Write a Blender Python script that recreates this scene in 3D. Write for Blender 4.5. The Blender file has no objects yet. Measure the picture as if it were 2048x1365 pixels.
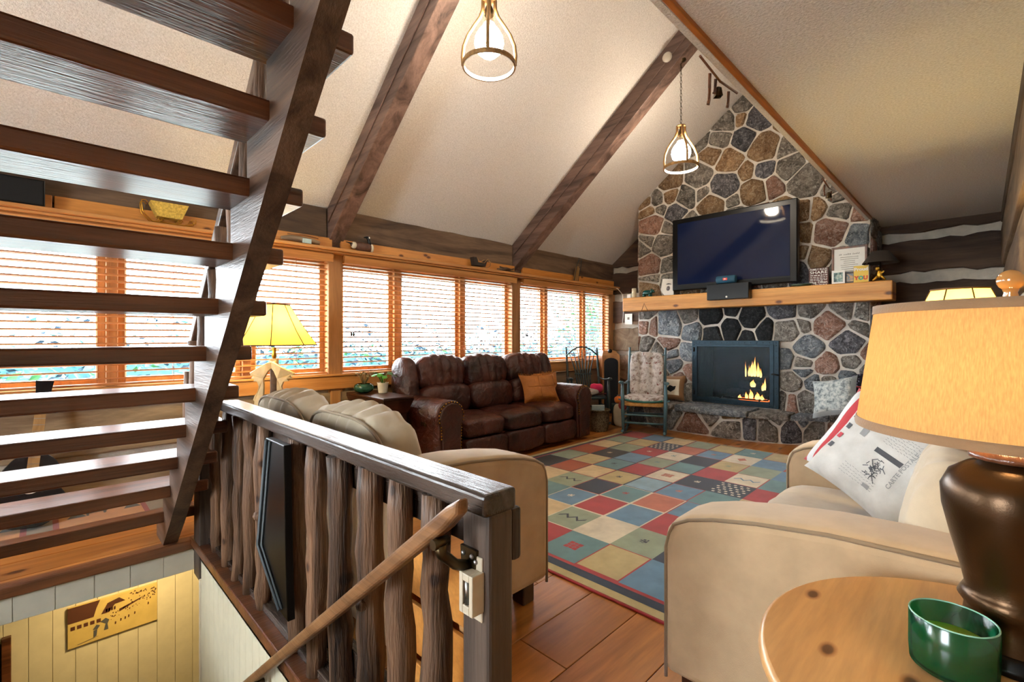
import bpy, math, random
from mathutils import Vector, Matrix, noise

SC = bpy.context.scene
COL = SC.collection
PI = math.pi
rnd = random.Random(7)

# ------------------------------------------------------------------ camera, world, exposure
EYE = 1.25                      # camera height; X runs to the fireplace, Y to the window wall
cam_d = bpy.data.cameras.new('camera'); cam = bpy.data.objects.new('camera', cam_d); COL.objects.link(cam)
cam_d.sensor_width = 36.0; cam_d.sensor_fit = 'HORIZONTAL'
cam_d.lens = 36.0 * 940.0 / 2048.0
cam_d.shift_y = -6.5 / 2048.0
cam_d.clip_start = 0.05
cam.location = (0, 0, EYE); cam.rotation_euler = (PI / 2, 0, -PI / 4)
SC.camera = cam

wd = bpy.data.worlds.new('sky'); SC.world = wd; wd.use_nodes = True
bg = wd.node_tree.nodes['Background']
bg.inputs[0].default_value = (0.84, 0.93, 1.0, 1); bg.inputs[1].default_value = 19.0

SC.view_settings.view_transform = 'Standard'; SC.view_settings.look = 'None'
SC.view_settings.exposure = 0.92; SC.view_settings.gamma = 1.0
SC.view_settings.use_curve_mapping = False
try:
    SC.cycles.use_denoising = True
    SC.cycles.max_bounces = 10; SC.cycles.diffuse_bounces = 5; SC.cycles.glossy_bounces = 4
    SC.cycles.transparent_max_bounces = 24; SC.cycles.sample_clamp_indirect = 6.0
    SC.cycles.caustics_reflective = False; SC.cycles.caustics_refractive = False
except Exception:
    pass

# ------------------------------------------------------------------ mesh builder
class MB:
    def __init__(s): s.v = []; s.f = []; s.m = []; s.s = []
    def add(s, vs, fs, mi=0, smooth=False, M=None):
        o = len(s.v)
        if M is not None: vs = [M @ Vector(v) for v in vs]
        s.v += [tuple(v) for v in vs]
        for f in fs: s.f.append(tuple(i + o for i in f)); s.m.append(mi); s.s.append(smooth)
        return s
    def box(s, x0, x1, y0, y1, z0, z1, mi=0, M=None):
        v = [(x, y, z) for z in (z0, z1) for y in (y0, y1) for x in (x0, x1)]
        return s.add(v, [(0, 2, 3, 1), (4, 5, 7, 6), (0, 1, 5, 4), (2, 6, 7, 3), (0, 4, 6, 2), (1, 3, 7, 5)], mi, False, M)
    def tube(s, pts, r, n=8, mi=0, M=None, closed=False, flat=1.0, caps=True):
        P = [Vector(p) for p in pts]; k = len(P)
        R = r if isinstance(r, (list, tuple)) else [r] * k
        up = Vector((0, 0, 1)); vs = []; prev = None
        for i in range(k):
            a = P[i - 1] if (i or closed) else P[0]; b = P[(i + 1) % k] if (i < k - 1 or closed) else P[-1]
            t = (b - a).normalized()
            if prev is None:
                prev = t.cross(up)
                if prev.length < 1e-3: prev = t.cross(Vector((1, 0, 0)))
            e = prev - t * prev.dot(t)
            if e.length < 1e-6: e = t.orthogonal()
            e.normalize(); prev = e; g = t.cross(e)
            for j in range(n):
                q = 2 * PI * j / n
                vs.append(P[i] + (e * math.cos(q) + g * math.sin(q) * flat) * R[i])
        fs = []
        for i in range(k if closed else k - 1):
            i2 = (i + 1) % k
            for j in range(n): fs.append((i * n + j, i * n + (j + 1) % n, i2 * n + (j + 1) % n, i2 * n + j))
        s.add(vs, fs, mi, True, M)
        if caps and not closed:
            o = len(s.v) - k * n
            s.f.append(tuple(o + j for j in range(n))[::-1]); s.m.append(mi); s.s.append(False)
            s.f.append(tuple(o + (k - 1) * n + j for j in range(n))); s.m.append(mi); s.s.append(False)
        return s
    def lathe(s, prof, n=24, c=(0, 0, 0), mi=0, M=None, cap0=False, cap1=False, smooth=True, sx=1.0, sy=1.0):
        vs = []; fs = []; k = len(prof)
        for r, z in prof:
            for j in range(n):
                q = 2 * PI * j / n; vs.append((c[0] + r * sx * math.cos(q), c[1] + r * sy * math.sin(q), c[2] + z))
        for i in range(k - 1):
            for j in range(n): fs.append((i * n + j, i * n + (j + 1) % n, (i + 1) * n + (j + 1) % n, (i + 1) * n + j))
        s.add(vs, fs, mi, smooth, M); o = len(s.v) - k * n
        if cap0: s.f.append(tuple(o + j for j in range(n))[::-1]); s.m.append(mi); s.s.append(False)
        if cap1: s.f.append(tuple(o + (k - 1) * n + j for j in range(n))); s.m.append(mi); s.s.append(False)
        return s
    def prism(s, poly, a, b, ax='z', mi=0, M=None, smooth=False):
        n = len(poly)
        def mk(p, h): return {'z': (p[0], p[1], h), 'x': (h, p[0], p[1]), 'y': (p[0], h, p[1])}[ax]
        vs = [mk(p, a) for p in poly] + [mk(p, b) for p in poly]
        s.add(vs, [tuple(range(n))[::-1], tuple(range(n, 2 * n))], mi, False, M)
        o = len(s.v) - 2 * n
        for i in range(n):
            s.f.append((o + i, o + (i + 1) % n, o + n + (i + 1) % n, o + n + i)); s.m.append(mi); s.s.append(smooth)
        return s
    def ball(s, c, r, n=16, k=10, mi=0, M=None, sz=1.0):
        prof = [(max(1e-4, r * math.sin(PI * i / k)), -r * sz * math.cos(PI * i / k)) for i in range(k + 1)]
        return s.lathe(prof, n, c, mi, M)
    def cushion(s, c, h, e=4.0, n=12, M=None, wr=0.0, seed=0, mi=0, fn=None, fr=6.0):
        """rounded block: half sizes h, squareness e; wr = wrinkle depth"""
        idx = {}; vs = []; fs = []
        def vid(p):
            k = tuple(round(x * 1000) for x in p)
            if k in idx: return idx[k]
            q = Vector(p); L = (abs(q.x) ** e + abs(q.y) ** e + abs(q.z) ** e) ** (1.0 / e); q /= L
            w = Vector((q.x * h[0], q.y * h[1], q.z * h[2]))
            if wr:
                d = noise.fractal(Vector((w.x * fr + seed * 3.1, w.y * fr + seed, w.z * fr)), 0.9, 2.2, 3)
                w += w.normalized() * d * wr
            if fn: w = Vector(fn(w))
            idx[k] = len(vs); vs.append(w + Vector(c)); return idx[k]
        g = [math.tan((-1 + 2 * i / n) * PI / 4) for i in range(n + 1)]
        for ax in range(3):
            for sg in (-1, 1):
                for i in range(n):
                    for j in range(n):
                        q = []
                        for a, b in ((i, j), (i + 1, j), (i + 1, j + 1), (i, j + 1)):
                            p = [0, 0, 0]; p[ax] = sg; p[(ax + 1) % 3] = g[a]; p[(ax + 2) % 3] = g[b]; q.append(vid(p))
                        fs.append(tuple(q if sg > 0 else q[::-1]))
        return s.add(vs, fs, mi, True, M)
    def pillow(s, w, h, t, n=14, M=None, mi=0, wr=0.0, seed=0, mf=None, pinch=0.10):
        """scatter pillow in the local xz plane, thickness along y"""
        for sg in (-1, 1):
            vs = []; fs = []
            for i in range(n + 1):
                for j in range(n + 1): vs.append(pillow_pt(-1 + 2 * i / n, -1 + 2 * j / n, w, h, t, sg, wr, seed, pinch))
            for i in range(n):
                for j in range(n):
                    q = (i * (n + 1) + j, (i + 1) * (n + 1) + j, (i + 1) * (n + 1) + j + 1, i * (n + 1) + j + 1)
                    k = mi if mf is None else mf((i + .5) / n, (j + .5) / n, sg)
                    s.add([], [], 0); o = 0
                    fs.append((q if sg < 0 else q[::-1], k))
            base = len(s.v)
            s.v += [tuple((M @ Vector(v)) if M is not None else v) for v in vs]
            for q, k in fs: s.f.append(tuple(a + base for a in q)); s.m.append(k); s.s.append(True)
        return s
    def build(s, name, mat, parent=None, world=True, bevel=0.0, seg=2, kind=None, origin=None):
        me = bpy.data.meshes.new(name)
        vs = s.v
        if parent is not None:
            if world: L = Vector(parent['_o']); vs = [tuple(Vector(v) - L) for v in vs]
            loc = (0, 0, 0)
        else:
            if origin is None:
                xs = [v[0] for v in vs]; ys = [v[1] for v in vs]; zs = [v[2] for v in vs]
                origin = ((min(xs) + max(xs)) / 2, (min(ys) + max(ys)) / 2, min(zs))
            L = Vector(origin); vs = [tuple(Vector(v) - L) for v in vs]; loc = origin
        me.from_pydata(vs, [], s.f)
        for m in (mat if isinstance(mat, (list, tuple)) else [mat]): me.materials.append(m)
        me.polygons.foreach_set('material_index', s.m); me.polygons.foreach_set('use_smooth', s.s)
        me.update()
        o = bpy.data.objects.new(name, me); COL.objects.link(o); o.location = loc
        if parent is not None:
            o.parent = parent; o['_o'] = tuple(parent['_o'])
        else: o['_o'] = tuple(loc)
        if bevel:
            b = o.modifiers.new('edge', 'BEVEL'); b.width = bevel; b.segments = seg; b.limit_method = 'ANGLE'; b.angle_limit = 0.7
        if kind: o['kind'] = kind
        return o

def pillow_pt(u, v, w, h, t, sg, wr=0.0, seed=0, pinch=0.10):
    x = u * w / 2 * (1 - pinch * (1 - v * v)); z = v * h / 2 * (1 - pinch * (1 - u * u))
    d = max(0.0, (1 - u ** 4) * (1 - v ** 4)) ** 0.55 * t / 2
    if wr and d > 0: d += wr * noise.fractal(Vector((x * 7 + seed, z * 7, seed * 2.7 + sg)), 0.9, 2.1, 3) * min(1, d / t * 4)
    return (x, sg * d, z)

def thing(name, label, cat, loc, rz=0.0, group=None, kind=None):
    o = bpy.data.objects.new(name, None); COL.objects.link(o)
    o.location = loc; o.rotation_euler = (0, 0, rz); o['_o'] = tuple(loc); o.empty_display_size = 0.1
    o['label'] = label
    if cat: o['category'] = cat
    if group: o['group'] = group
    if kind: o['kind'] = kind
    return o
def tag(o, label, cat, group=None, kind=None):
    o['label'] = label
    if cat: o['category'] = cat
    if group: o['group'] = group
    if kind: o['kind'] = kind
    return o
def bx(name, mat, parent, x0, x1, y0, y1, z0, z1, bevel=0.0, world=True, seg=2):
    return MB().box(x0, x1, y0, y1, z0, z1).build(name, mat, parent, world, bevel, seg)
def TR(x, y, z): return Matrix.Translation((x, y, z))
def RX(a): return Matrix.Rotation(a, 4, 'X')
def RY(a): return Matrix.Rotation(a, 4, 'Y')
def RZ(a): return Matrix.Rotation(a, 4, 'Z')

def text_geo(txt, size, bold=0.0):
    """flat letters as (verts, faces) in the xy plane, centred on the origin"""
    cu = bpy.data.curves.new('t', 'FONT'); cu.body = txt; cu.size = size; cu.align_x = 'CENTER'; cu.align_y = 'CENTER'
    cu.resolution_u = 2; cu.offset = bold
    ob = bpy.data.objects.new('t', cu); COL.objects.link(ob)
    dg = bpy.context.evaluated_depsgraph_get(); ev = ob.evaluated_get(dg); me = ev.to_mesh()
    vs = [tuple(v.co) for v in me.vertices]; fs = [tuple(p.vertices) for p in me.polygons]
    ev.to_mesh_clear(); bpy.data.objects.remove(ob); bpy.data.curves.remove(cu)
    return vs, fs

# ------------------------------------------------------------------ materials
def lin(c):
    if isinstance(c, str):
        c = c.lstrip('#'); c = [int(c[i:i + 2], 16) / 255 for i in (0, 2, 4)]
        c = [x / 12.92 if x <= 0.04045 else ((x + 0.055) / 1.055) ** 2.4 for x in c]
    return (c[0], c[1], c[2], 1.0)
class NT:
    def __init__(s, name):
        s.mat = bpy.data.materials.new(name); s.mat.use_nodes = True; s.t = s.mat.node_tree
        s.b = s.t.nodes['Principled BSDF']; s.out = s.t.nodes['Material Output']
    def n(s, kind, **kw):
        x = s.t.nodes.new(kind)
        for k, v in kw.items():
            if k.startswith('i_'):
                key = k[2:]; key = int(key) if key.isdigit() else key.replace('_', ' ')
                x.inputs[key].default_value = v
            else: setattr(x, k, v)
        return x
    def l(s, a, b): s.t.links.new(a, b)
    def coords(s, scale=(1, 1, 1), rand=True, space='Object'):
        tc = s.n('ShaderNodeTexCoord'); mp = s.n('ShaderNodeMapping')
        mp.inputs['Scale'].default_value = scale
        if rand:
            oi = s.n('ShaderNodeObjectInfo'); mul = s.n('ShaderNodeMath', operation='MULTIPLY'); mul.inputs[1].default_value = 37.0
            s.l(oi.outputs['Random'], mul.inputs[0])
            ad = s.n('ShaderNodeVectorMath', operation='ADD'); s.l(tc.outputs[space], ad.inputs[0]); s.l(mul.outputs[0], ad.inputs[1])
            s.l(ad.outputs[0], mp.inputs['Vector'])
        else: s.l(tc.outputs[space], mp.inputs['Vector'])
        return mp.outputs[0]
    def noise(s, vec, scale, detail=4, rough=0.55, dist=0.0):
        x = s.n('ShaderNodeTexNoise'); x.inputs['Scale'].default_value = scale; x.inputs['Detail'].default_value = detail
        x.inputs['Roughness'].default_value = rough; x.inputs['Distortion'].default_value = dist
        if vec is not None: s.l(vec, x.inputs['Vector'])
        return x.outputs['Fac']
    def ramp(s, fac, stops):
        r = s.n('ShaderNodeValToRGB'); e = r.color_ramp.elements
        while len(e) < len(stops): e.new(0.5)
        for k, (p, c) in enumerate(stops): e[k].position = p; e[k].color = lin(c)
        s.l(fac, r.inputs[0]); return r.outputs[0]
    def mix(s, fac, a, b, mode='MIX'):
        m = s.n('ShaderNodeMix', data_type='RGBA', blend_type=mode)
        for sock, v in ((m.inputs[0], fac), (m.inputs[6], a), (m.inputs[7], b)):
            if hasattr(v, 'is_output'): s.l(v, sock)
            else: sock.default_value = v
        return m.outputs[2]
    def bump(s, h, strength=0.3, dist=0.01):
        b = s.n('ShaderNodeBump'); b.inputs['Strength'].default_value = strength; b.inputs['Distance'].default_value = dist
        s.l(h, b.inputs['Height']); s.l(b.outputs[0], s.b.inputs['Normal'])
    def col(s, c): s.l(c, s.b.inputs['Base Color'])
    def set(s, rough=0.5, metal=0.0, spec=0.5, **kw):
        s.b.inputs['Roughness'].default_value = rough; s.b.inputs['Metallic'].default_value = metal
        s.b.inputs['Specular IOR Level'].default_value = spec
        for k, v in kw.items(): s.b.inputs[k.replace('_', ' ')].default_value = v
        return s

def plain(name, c, rough=0.5, metal=0.0, spec=0.5, var=0.12, scale=12, bump=0.0, bs=80):
    t = NT(name).set(rough, metal, spec); v = t.coords()
    c = lin(c); d = tuple(x * (1 - var) for x in c[:3]); e = tuple(min(1, x * (1 + var)) for x in c[:3])
    t.col(t.ramp(t.noise(v, scale, 3), [(0.3, d), (0.7, e)]))
    if bump: t.bump(t.noise(v, bs, 3), bump, 0.004)
    return t.mat
def emit(name, c, strength):
    t = NT(name).set(0.5); t.b.inputs['Base Color'].default_value = lin(c)
    t.b.inputs['Emission Color'].default_value = lin(c); t.b.inputs['Emission Strength'].default_value = strength
    return t.mat
def wood(name, dark, light, axis=0, rough=0.5, ring=7.0, bump=0.25, knots=0.0, stretch=0.09, tone=None, spec=0.4, fine=60, kp='xy', bd=0.003):
    t = NT(name).set(rough, 0, spec)
    sc = [1, 1, 1]; sc[axis] = stretch; v = t.coords(tuple(sc))
    big = t.noise(v, ring, 4, 0.6, 1.2); fi = t.noise(v, fine, 3, 0.6)
    c = t.ramp(big, [(0.30, dark), (0.62, light)])
    g = t.ramp(fi, [(0.3, (0.62, 0.62, 0.62)), (0.65, (1, 1, 1))])
    c = t.mix(0.55, c, g, 'MULTIPLY')
    if tone:      # each piece a little different
        oi = t.n('ShaderNodeObjectInfo')
        tr = t.ramp(oi.outputs['Random'], [(0.0, (1 - tone,) * 3), (1.0, (1 + tone * 0.4,) * 3)])
        c = t.mix(1.0, c, tr, 'MULTIPLY')
    h = fi
    if knots:
        s2 = [1.5, 1.5, 1.5]; s2[axis] = 0.8
        kv = t.coords(tuple(x * knots for x in s2)); vo = t.n('ShaderNodeTexVoronoi', feature='F1', voronoi_dimensions='2D'); vo.inputs['Scale'].default_value = 1.0
        sp = t.n('ShaderNodeSeparateXYZ'); cb = t.n('ShaderNodeCombineXYZ'); t.l(kv, sp.inputs[0])
        t.l(sp.outputs[kp[0].upper()], cb.inputs[0]); t.l(sp.outputs[kp[1].upper()], cb.inputs[1]); t.l(cb.outputs[0], vo.inputs['Vector'])
        kr = t.ramp(vo.outputs['Distance'], [(0.045, (0.09, 0.035, 0.02)), (0.065, (0.55, 0.42, 0.33)), (0.10, (1, 1, 1))])
        c = t.mix(0.85, c, kr, 'MULTIPLY')
    t.col(c); t.bump(h, bump, bd)
    return t.mat
def fabric(name, c, rough=0.9, weave=260, bump=0.25, var=0.10, sheen=0.25):
    t = NT(name).set(rough, 0, 0.15); v = t.coords(); c = lin(c)
    t.col(t.ramp(t.noise(v, 9, 4), [(0.3, tuple(x * (1 - var) for x in c[:3])), (0.7, tuple(min(1, x * (1 + var)) for x in c[:3]))]))
    t.b.inputs['Sheen Weight'].default_value = sheen; t.bump(t.noise(v, weave, 2), bump, 0.003)
    return t.mat
def leather(name, c1, c2, rough=0.35, wr=14):
    t = NT(name).set(rough, 0, 0.5); v = t.coords()
    t.col(t.ramp(t.noise(v, 4.0, 5, 0.6), [(0.32, c1), (0.72, c2)]))
    m = t.n('ShaderNodeMath', operation='ADD'); t.l(t.noise(v, wr, 3, 0.55, 0.8), m.inputs[0])
    m2 = t.n('ShaderNodeMath', operation='MULTIPLY'); m2.inputs[1].default_value = 0.12; t.l(t.noise(v, 220, 2), m2.inputs[0]); t.l(m2.outputs[0], m.inputs[1])
    t.bump(m.outputs[0], 0.7, 0.03)
    return t.mat
def stone(name, a, b, vein, rough=0.85):
    t = NT(name).set(rough, 0, 0.25); v = t.coords(); v2 = t.coords((0.35, 1.0, 1.0))
    n1 = t.noise(v, 8.0, 7, 0.7, 0.8); n2 = t.noise(v2, 19.0, 6, 0.75, 1.6); n3 = t.noise(v, 60, 4, 0.75)
    c = t.ramp(n1, [(0.36, a), (0.62, b)])
    c = t.mix(t.ramp(n2, [(0.50, (0, 0, 0)), (0.64, (0.85, 0.85, 0.85))]), c, lin(vein))
    c = t.mix(0.65, c, t.ramp(n3, [(0.30, (0.35, 0.35, 0.35)), (0.58, (1, 1, 1))]), 'MULTIPLY')
    oi = t.n('ShaderNodeObjectInfo'); c = t.mix(1.0, c, t.ramp(oi.outputs['Random'], [(0, (0.95, 0.95, 0.95)), (1, (1.45, 1.43, 1.40))]), 'MULTIPLY')
    t.col(c)
    m = t.n('ShaderNodeMath', operation='ADD'); t.l(n2, m.inputs[0]); t.l(n1, m.inputs[1]); t.bump(m.outputs[0], 1.0, 0.05)
    return t.mat
def glassy(name, tint=(1, 1, 1), gloss=0.05, rough=0.02):
    """thin pane: mostly straight-through with a weak mirror"""
    t = NT(name); t.t.nodes.remove(t.b)
    tr = t.n('ShaderNodeBsdfTransparent'); tr.inputs[0].default_value = lin(tint)
    gl = t.n('ShaderNodeBsdfGlossy'); gl.inputs['Roughness'].default_value = rough
    mx = t.n('ShaderNodeMixShader'); mx.inputs[0].default_value = gloss
    t.l(tr.outputs[0], mx.inputs[1]); t.l(gl.outputs[0], mx.inputs[2]); t.l(mx.outputs[0], t.out.inputs[0])
    return t.mat
def shade_mat(name, c, trans=0.55, weave=0.0):
    t = NT(name); t.t.nodes.remove(t.b)
    d = t.n('ShaderNodeBsdfDiffuse'); tl = t.n('ShaderNodeBsdfTranslucent'); mx = t.n('ShaderNodeMixShader'); mx.inputs[0].default_value = trans
    col = lin(c)
    if weave:
        v = t.coords((1, 1, 0.06)); cc = t.ramp(t.noise(v, weave, 3), [(0.3, tuple(x * 0.72 for x in col[:3])), (0.7, col[:3])])
        t.l(cc, d.inputs[0]); t.l(cc, tl.inputs[0])
    else: d.inputs[0].default_value = col; tl.inputs[0].default_value = col
    t.l(d.outputs[0], mx.inputs[1]); t.l(tl.outputs[0], mx.inputs[2]); t.l(mx.outputs[0], t.out.inputs[0])
    return t.mat

M = {}
M['plaster'] = None
t = NT('ceiling_plaster').set(0.95, 0, 0.1); v = t.coords(rand=False)
t.col(t.ramp(t.noise(v, 90, 3), [(0.35, '#cfc9c2'), (0.65, '#e2ddd7')])); t.bump(t.noise(v, 75, 4, 0.7), 0.75, 0.012); M['plaster'] = t.mat
M['beam'] = wood('rafter_brown', '#3d2c25', '#7c6256', 1, 0.55, 7, 0.5)
M['loft_edge'] = wood('loft_edge_orange', '#8a4a17', '#b9702c', 0, 0.4)
M['log'] = wood('old_log', '#3d2a1e', '#7d634b', 0, 0.75, 5, 0.8, stretch=0.12, tone=0.35)
M['log_y'] = wood('old_log_cross', '#2b1c14', '#574233', 1, 0.75, 5, 0.8, stretch=0.12, tone=0.3)
M['log_grey'] = wood('weathered_log', '#6d5741', '#a08b70', 0, 0.8, 5, 0.8, stretch=0.15, tone=0.25)
M['chink'] = plain('chinking', '#b9b1a3', 0.95, bump=0.6, bs=60)
M['pine'] = wood('honey_pine', '#a76a33', '#cf965a', 0, 0.4, 5, 0.15, stretch=0.07)
M['pine_z'] = wood('honey_pine_upright', '#96653a', '#c0905e', 2, 0.4, 5, 0.15, stretch=0.07)
M['pine_knot'] = wood('knotty_pine', '#b5702e', '#d8944a', 0, 0.42, 4, 0.15, knots=3.0, stretch=0.08, kp='xz')
M['post_z'] = wood('post_pine', '#8b5c34', '#b98655', 2, 0.5, 5, 0.2)
M['slat'] = wood('blind_slat', '#a8683a', '#c98c58', 0, 0.35, 4, 0.05)
M['floor'] = wood('floor_plank', '#8e5424', '#c4813f', 0, 0.30, 4, 0.10, knots=2.0, stretch=0.10, tone=0.22, spec=0.5)
M['floor_gap'] = plain('floor_gap', '#2a170b', 0.9)
M['stair'] = wood('stair_timber', '#351b10', '#7a482b', 0, 0.30, 8, 0.6, stretch=0.05, spec=0.6, fine=110)
M['stringer'] = wood('stringer_timber', '#33221a', '#6b5241', 1, 0.42, 9, 0.6, stretch=0.06, fine=110)
M['rail_cap'] = wood('rail_cap_timber', '#221b18', '#4c3f37', 1, 0.27, 9, 0.5, stretch=0.06, spec=0.7, fine=110, knots=1.6)
M['baluster'] = wood('baluster_log', '#241610', '#8a664c', 2, 0.5, 16, 1.0, stretch=0.06, tone=0.45, knots=5.0, fine=90, kp='yz', bd=0.010)
M['dark_post'] = wood('newel_timber', '#2e2520', '#5c4c41', 2, 0.5, 10, 0.7, stretch=0.06, fine=120)
M['oak'] = wood('handrail_oak', '#5b3b22', '#8a6240', 1, 0.33, 12, 0.4, stretch=0.04, fine=120)
M['panel'] = plain('wall_panel_cream', '#cfc5ab', 0.6, var=0.05)
M['header'] = plain('header_cream', '#b9b1a0', 0.7, var=0.05)
M['mortar'] = plain('mortar', '#c4bdb2', 0.95, var=0.15, scale=7, bump=0.7, bs=45)
M['st_g'] = stone('stone_grey', '#54504c', '#9c968d', '#c9c4bb')
M['st_d'] = stone('stone_dark', '#38393d', '#717178', '#a9a9ae')
M['st_p'] = stone('stone_pink', '#7d5848', '#b48f7e', '#cdb9ae')
M['st_t'] = stone('stone_tan', '#75573c', '#b09270', '#cfbb9f')
M['st_b'] = stone('stone_blue', '#525c65', '#959da4', '#c4cace')
M['st_k'] = stone('stone_soot', '#131416', '#2b2d30', '#45484b')
M['mantel'] = wood('mantel_pine', '#b0702c', '#d79a50', 1, 0.45, 4, 0.15, knots=2.4, stretch=0.08, kp='yz')
M['iron'] = plain('blackened_steel', '#1c2c35', 0.38, 0.7, 0.5, var=0.15)
M['black'] = plain('black_plastic', '#070708', 0.30, 0, 0.25)
M['soot'] = plain('firebox_soot', '#0d0d0e', 0.95)
M['screen'] = NT('tv_screen').set(0.06, 0, 0.35, Base_Color=(0.006, 0.012, 0.042, 1)).mat
M['cream'] = fabric('cream_microfibre', '#b89f7e', 0.85, 300, 0.15)
M['cream_grey'] = fabric('cushion_cream', '#b6a78f', 0.85, 300, 0.15)
M['piping'] = fabric('cream_piping', '#8c7a62', 0.9)
M['leather'] = leather('oxblood_leather', '#22100e', '#55291f', 0.28, 11)
M['tanleather'] = leather('tan_leather', '#9a5a22', '#b9752f', 0.55, 9)
M['darkwood'] = wood('dark_cherry', '#1f0f0a', '#41241a', 0, 0.3, 6, 0.1)
M['teal'] = plain('blue_green_paint', '#46666f', 0.5, var=0.25, scale=9)
M['teal_d'] = plain('dark_green_paint', '#1f3337', 0.4, var=0.2)
M['rush'] = wood('woven_rush', '#9a6a34', '#c89552', 1, 0.8, 20, 0.8, stretch=0.05)
M['brass'] = plain('brass', '#b8862f', 0.3, 1.0)
M['bronze'] = plain('bronze', '#4a3d28', 0.35, 0.9)
M['steel'] = plain('steel', '#9a9a98', 0.35, 1.0)
M['putty'] = plain('putty_metal', '#b9ad97', 0.45, 0.1)
M['white'] = plain('white_card', '#dfddd6', 0.7, var=0.04)
M['glass'] = glassy('window_glass')
M['hame'] = wood('bent_wood', '#7e5c34', '#b58d58', 2, 0.5, 8, 0.2)
M['globe'] = emit('lit_globe', (1.0, 0.87, 0.70), 78.0)
M['clear'] = glassy('clear_glass', (0.95, 0.93, 0.88), 0.12, 0.05)

# ------------------------------------------------------------------ a few measured lines of the room
WY = 4.665           # window wall
FX = 7.20            # fireplace wall behind the chimney
CX = 6.45            # chimney face
LZ = 2.577           # underside of the loft
LY = 0.87            # open edge of the loft
RT = 0.775           # roof slope
def roof_z(y): return 2.52 + RT * (WY - y)

# ================================================================== THE SETTING
def structure(o): o['kind'] = 'structure'; return o

# ---- floor: dark bed with wide planks, a stair opening in it
OX0, OX1, OY0, OY1 = -0.55, 0.66, 0.35, 3.47
b = MB()
b.box(OX1, FX, -3, WY + .1, -.06, -.004); b.box(-3, OX0, -3, WY + .1, -.06, -.004)
b.box(OX0, OX1, -3, OY0, -.06, -.004); b.box(OX0, OX1, OY1, WY + .1, -.06, -.004)
floor = structure(b.build('floor', M['floor_gap'], origin=(0, 0, -.06)))
PW = 0.245
y = 0.863 - PW * 15
while y < WY:
    ya, yb = max(y, -3), min(y + PW, WY)
    spans = []
    if yb <= OY0 or ya >= OY1: spans = [(-3, FX, ya, yb)]
    else:
        spans = [(OX1 + .04, FX, ya, yb), (-3, OX0, ya, yb)]
        if yb > OY1: spans.append((OX0, OX1 + .04, OY1, yb))
        if ya < OY0: spans.append((OX0, OX1 + .04, ya, OY0))
    for a, c, p, q in spans:
        if q - p < .03: continue
        x = a - rnd.uniform(0, 1.2)
        if abs(ya - 1.108) < .01: x = -.6
        while x < c:
            L = 2.0 if abs(ya - 1.108) < .01 else rnd.uniform(1.5, 2.3)
            u0, u1 = max(x, a), min(x + L, c)
            if u1 - u0 > .05:
                bx('plank', M['floor'], floor, u0 + .0015, u1 - .0015, p + .0015, q - .0015, -.02, 0, .0025)
            x += L
    y += PW

# ---- sloped ceiling, loft, rafters
b = MB(); ya, yb = WY + .25, 0.2
b.prism([(ya, roof_z(ya)), (yb, roof_z(yb)), (yb, roof_z(yb) + .18), (ya, roof_z(ya) + .18)], -3, FX + .2, 'x')
structure(b.build('ceiling', M['plaster']))
loft = structure(MB().box(-3, FX, -3, LY, LZ, LZ + .18).build('ceiling_loft', M['plaster'], origin=(2, 0, LZ)))
bx('edge_trim', M['loft_edge'], loft, -3, CX, LY - .018, LY + .008, LZ - .022, LZ + .19, .004)
bx('edge_bead', M['plaster'], loft, -3, CX, LY + .008, LY + .040, LZ - .022, LZ + .19, .004)
structure(MB().box(-3, FX, .1, .2, LZ + .18, roof_z(.2) + .1).build('wall_loft', M['plaster']))
for k, (x0, x1, lab) in enumerate(((2.02, 2.17, 'brown timber rafter nearest the staircase, carrying the nearer pendant lamp'),
                                   (4.64, 4.80, 'brown timber rafter nearer the stone chimney, with a round junction box'),)):
    t = thing('rafter', lab, 'rafter', (x0, WY - .02, 2.2), kind='structure')
    ya, yb, d = WY - .02, 0.3, 0.21
    b = MB().prism([(ya, roof_z(ya) + .01), (yb, roof_z(yb) + .01), (yb, roof_z(yb) - d * 1.2), (ya - .02, 2.20), (ya, 2.16)], x0, x1, 'x')
    b.build('timber', M['beam'], t, bevel=.008)
    yy = [4.6, 4.0, 3.0, 2.2, 1.6]
    MB().tube([(x0 - .006, q, roof_z(q) - .17) for q in yy], .007, 6).build('conduit', M['beam'], t)
    if k:
        MB().lathe([(.05, 0), (.052, .02), (.04, .035), (.001, .037)], 16, M=TR(x0, 2.33, roof_z(2.33) - .14) @ RY(-PI / 2)).build('junction_box', M['chink'], t)

# ---- window wall
wb = structure(MB().box(-3, FX, WY - .005, WY + .2, 0, .745).box(-3, FX, WY - .005, WY + .2, 2.10, 2.6).build('wall_back', M['chink'], origin=(2, WY, 0)))
def log_strip(name, mat, parent, a0, a1, z0, z1, face, depth, ax, wav=.012, cut=None):
    """hewn log: front face at 'face', length along x (ax='y') or along y (ax='x'), wavy edges"""
    n = 10; top = []; bot = []
    for i in range(n + 1):
        a = a0 + (a1 - a0) * i / n
        bot.append((a, z0 + rnd.uniform(-wav, wav))); zt = z1 + rnd.uniform(-wav, wav)
        if cut: zt = min(zt, cut(a))
        top.append((a, max(zt, bot[-1][1] + .002)))
    return MB().prism(bot + top[::-1], face, face + depth, ax).build(name, mat, parent, bevel=.012)
log_strip('log', M['log_grey'], wb, -3, FX, .40, .735, WY - .05, .06, 'y')
log_strip('log', M['log_grey'], wb, -3, FX, .02, .33, WY - .05, .06, 'y')
xs = [-3, -.6, 2.02, 4.64, FX - .02]
for a, c in zip(xs, xs[1:]): log_strip('log', M['log'], wb, a + .01, c - .01, 2.20, 2.545, WY - .05, .06, 'y', .006)
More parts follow.
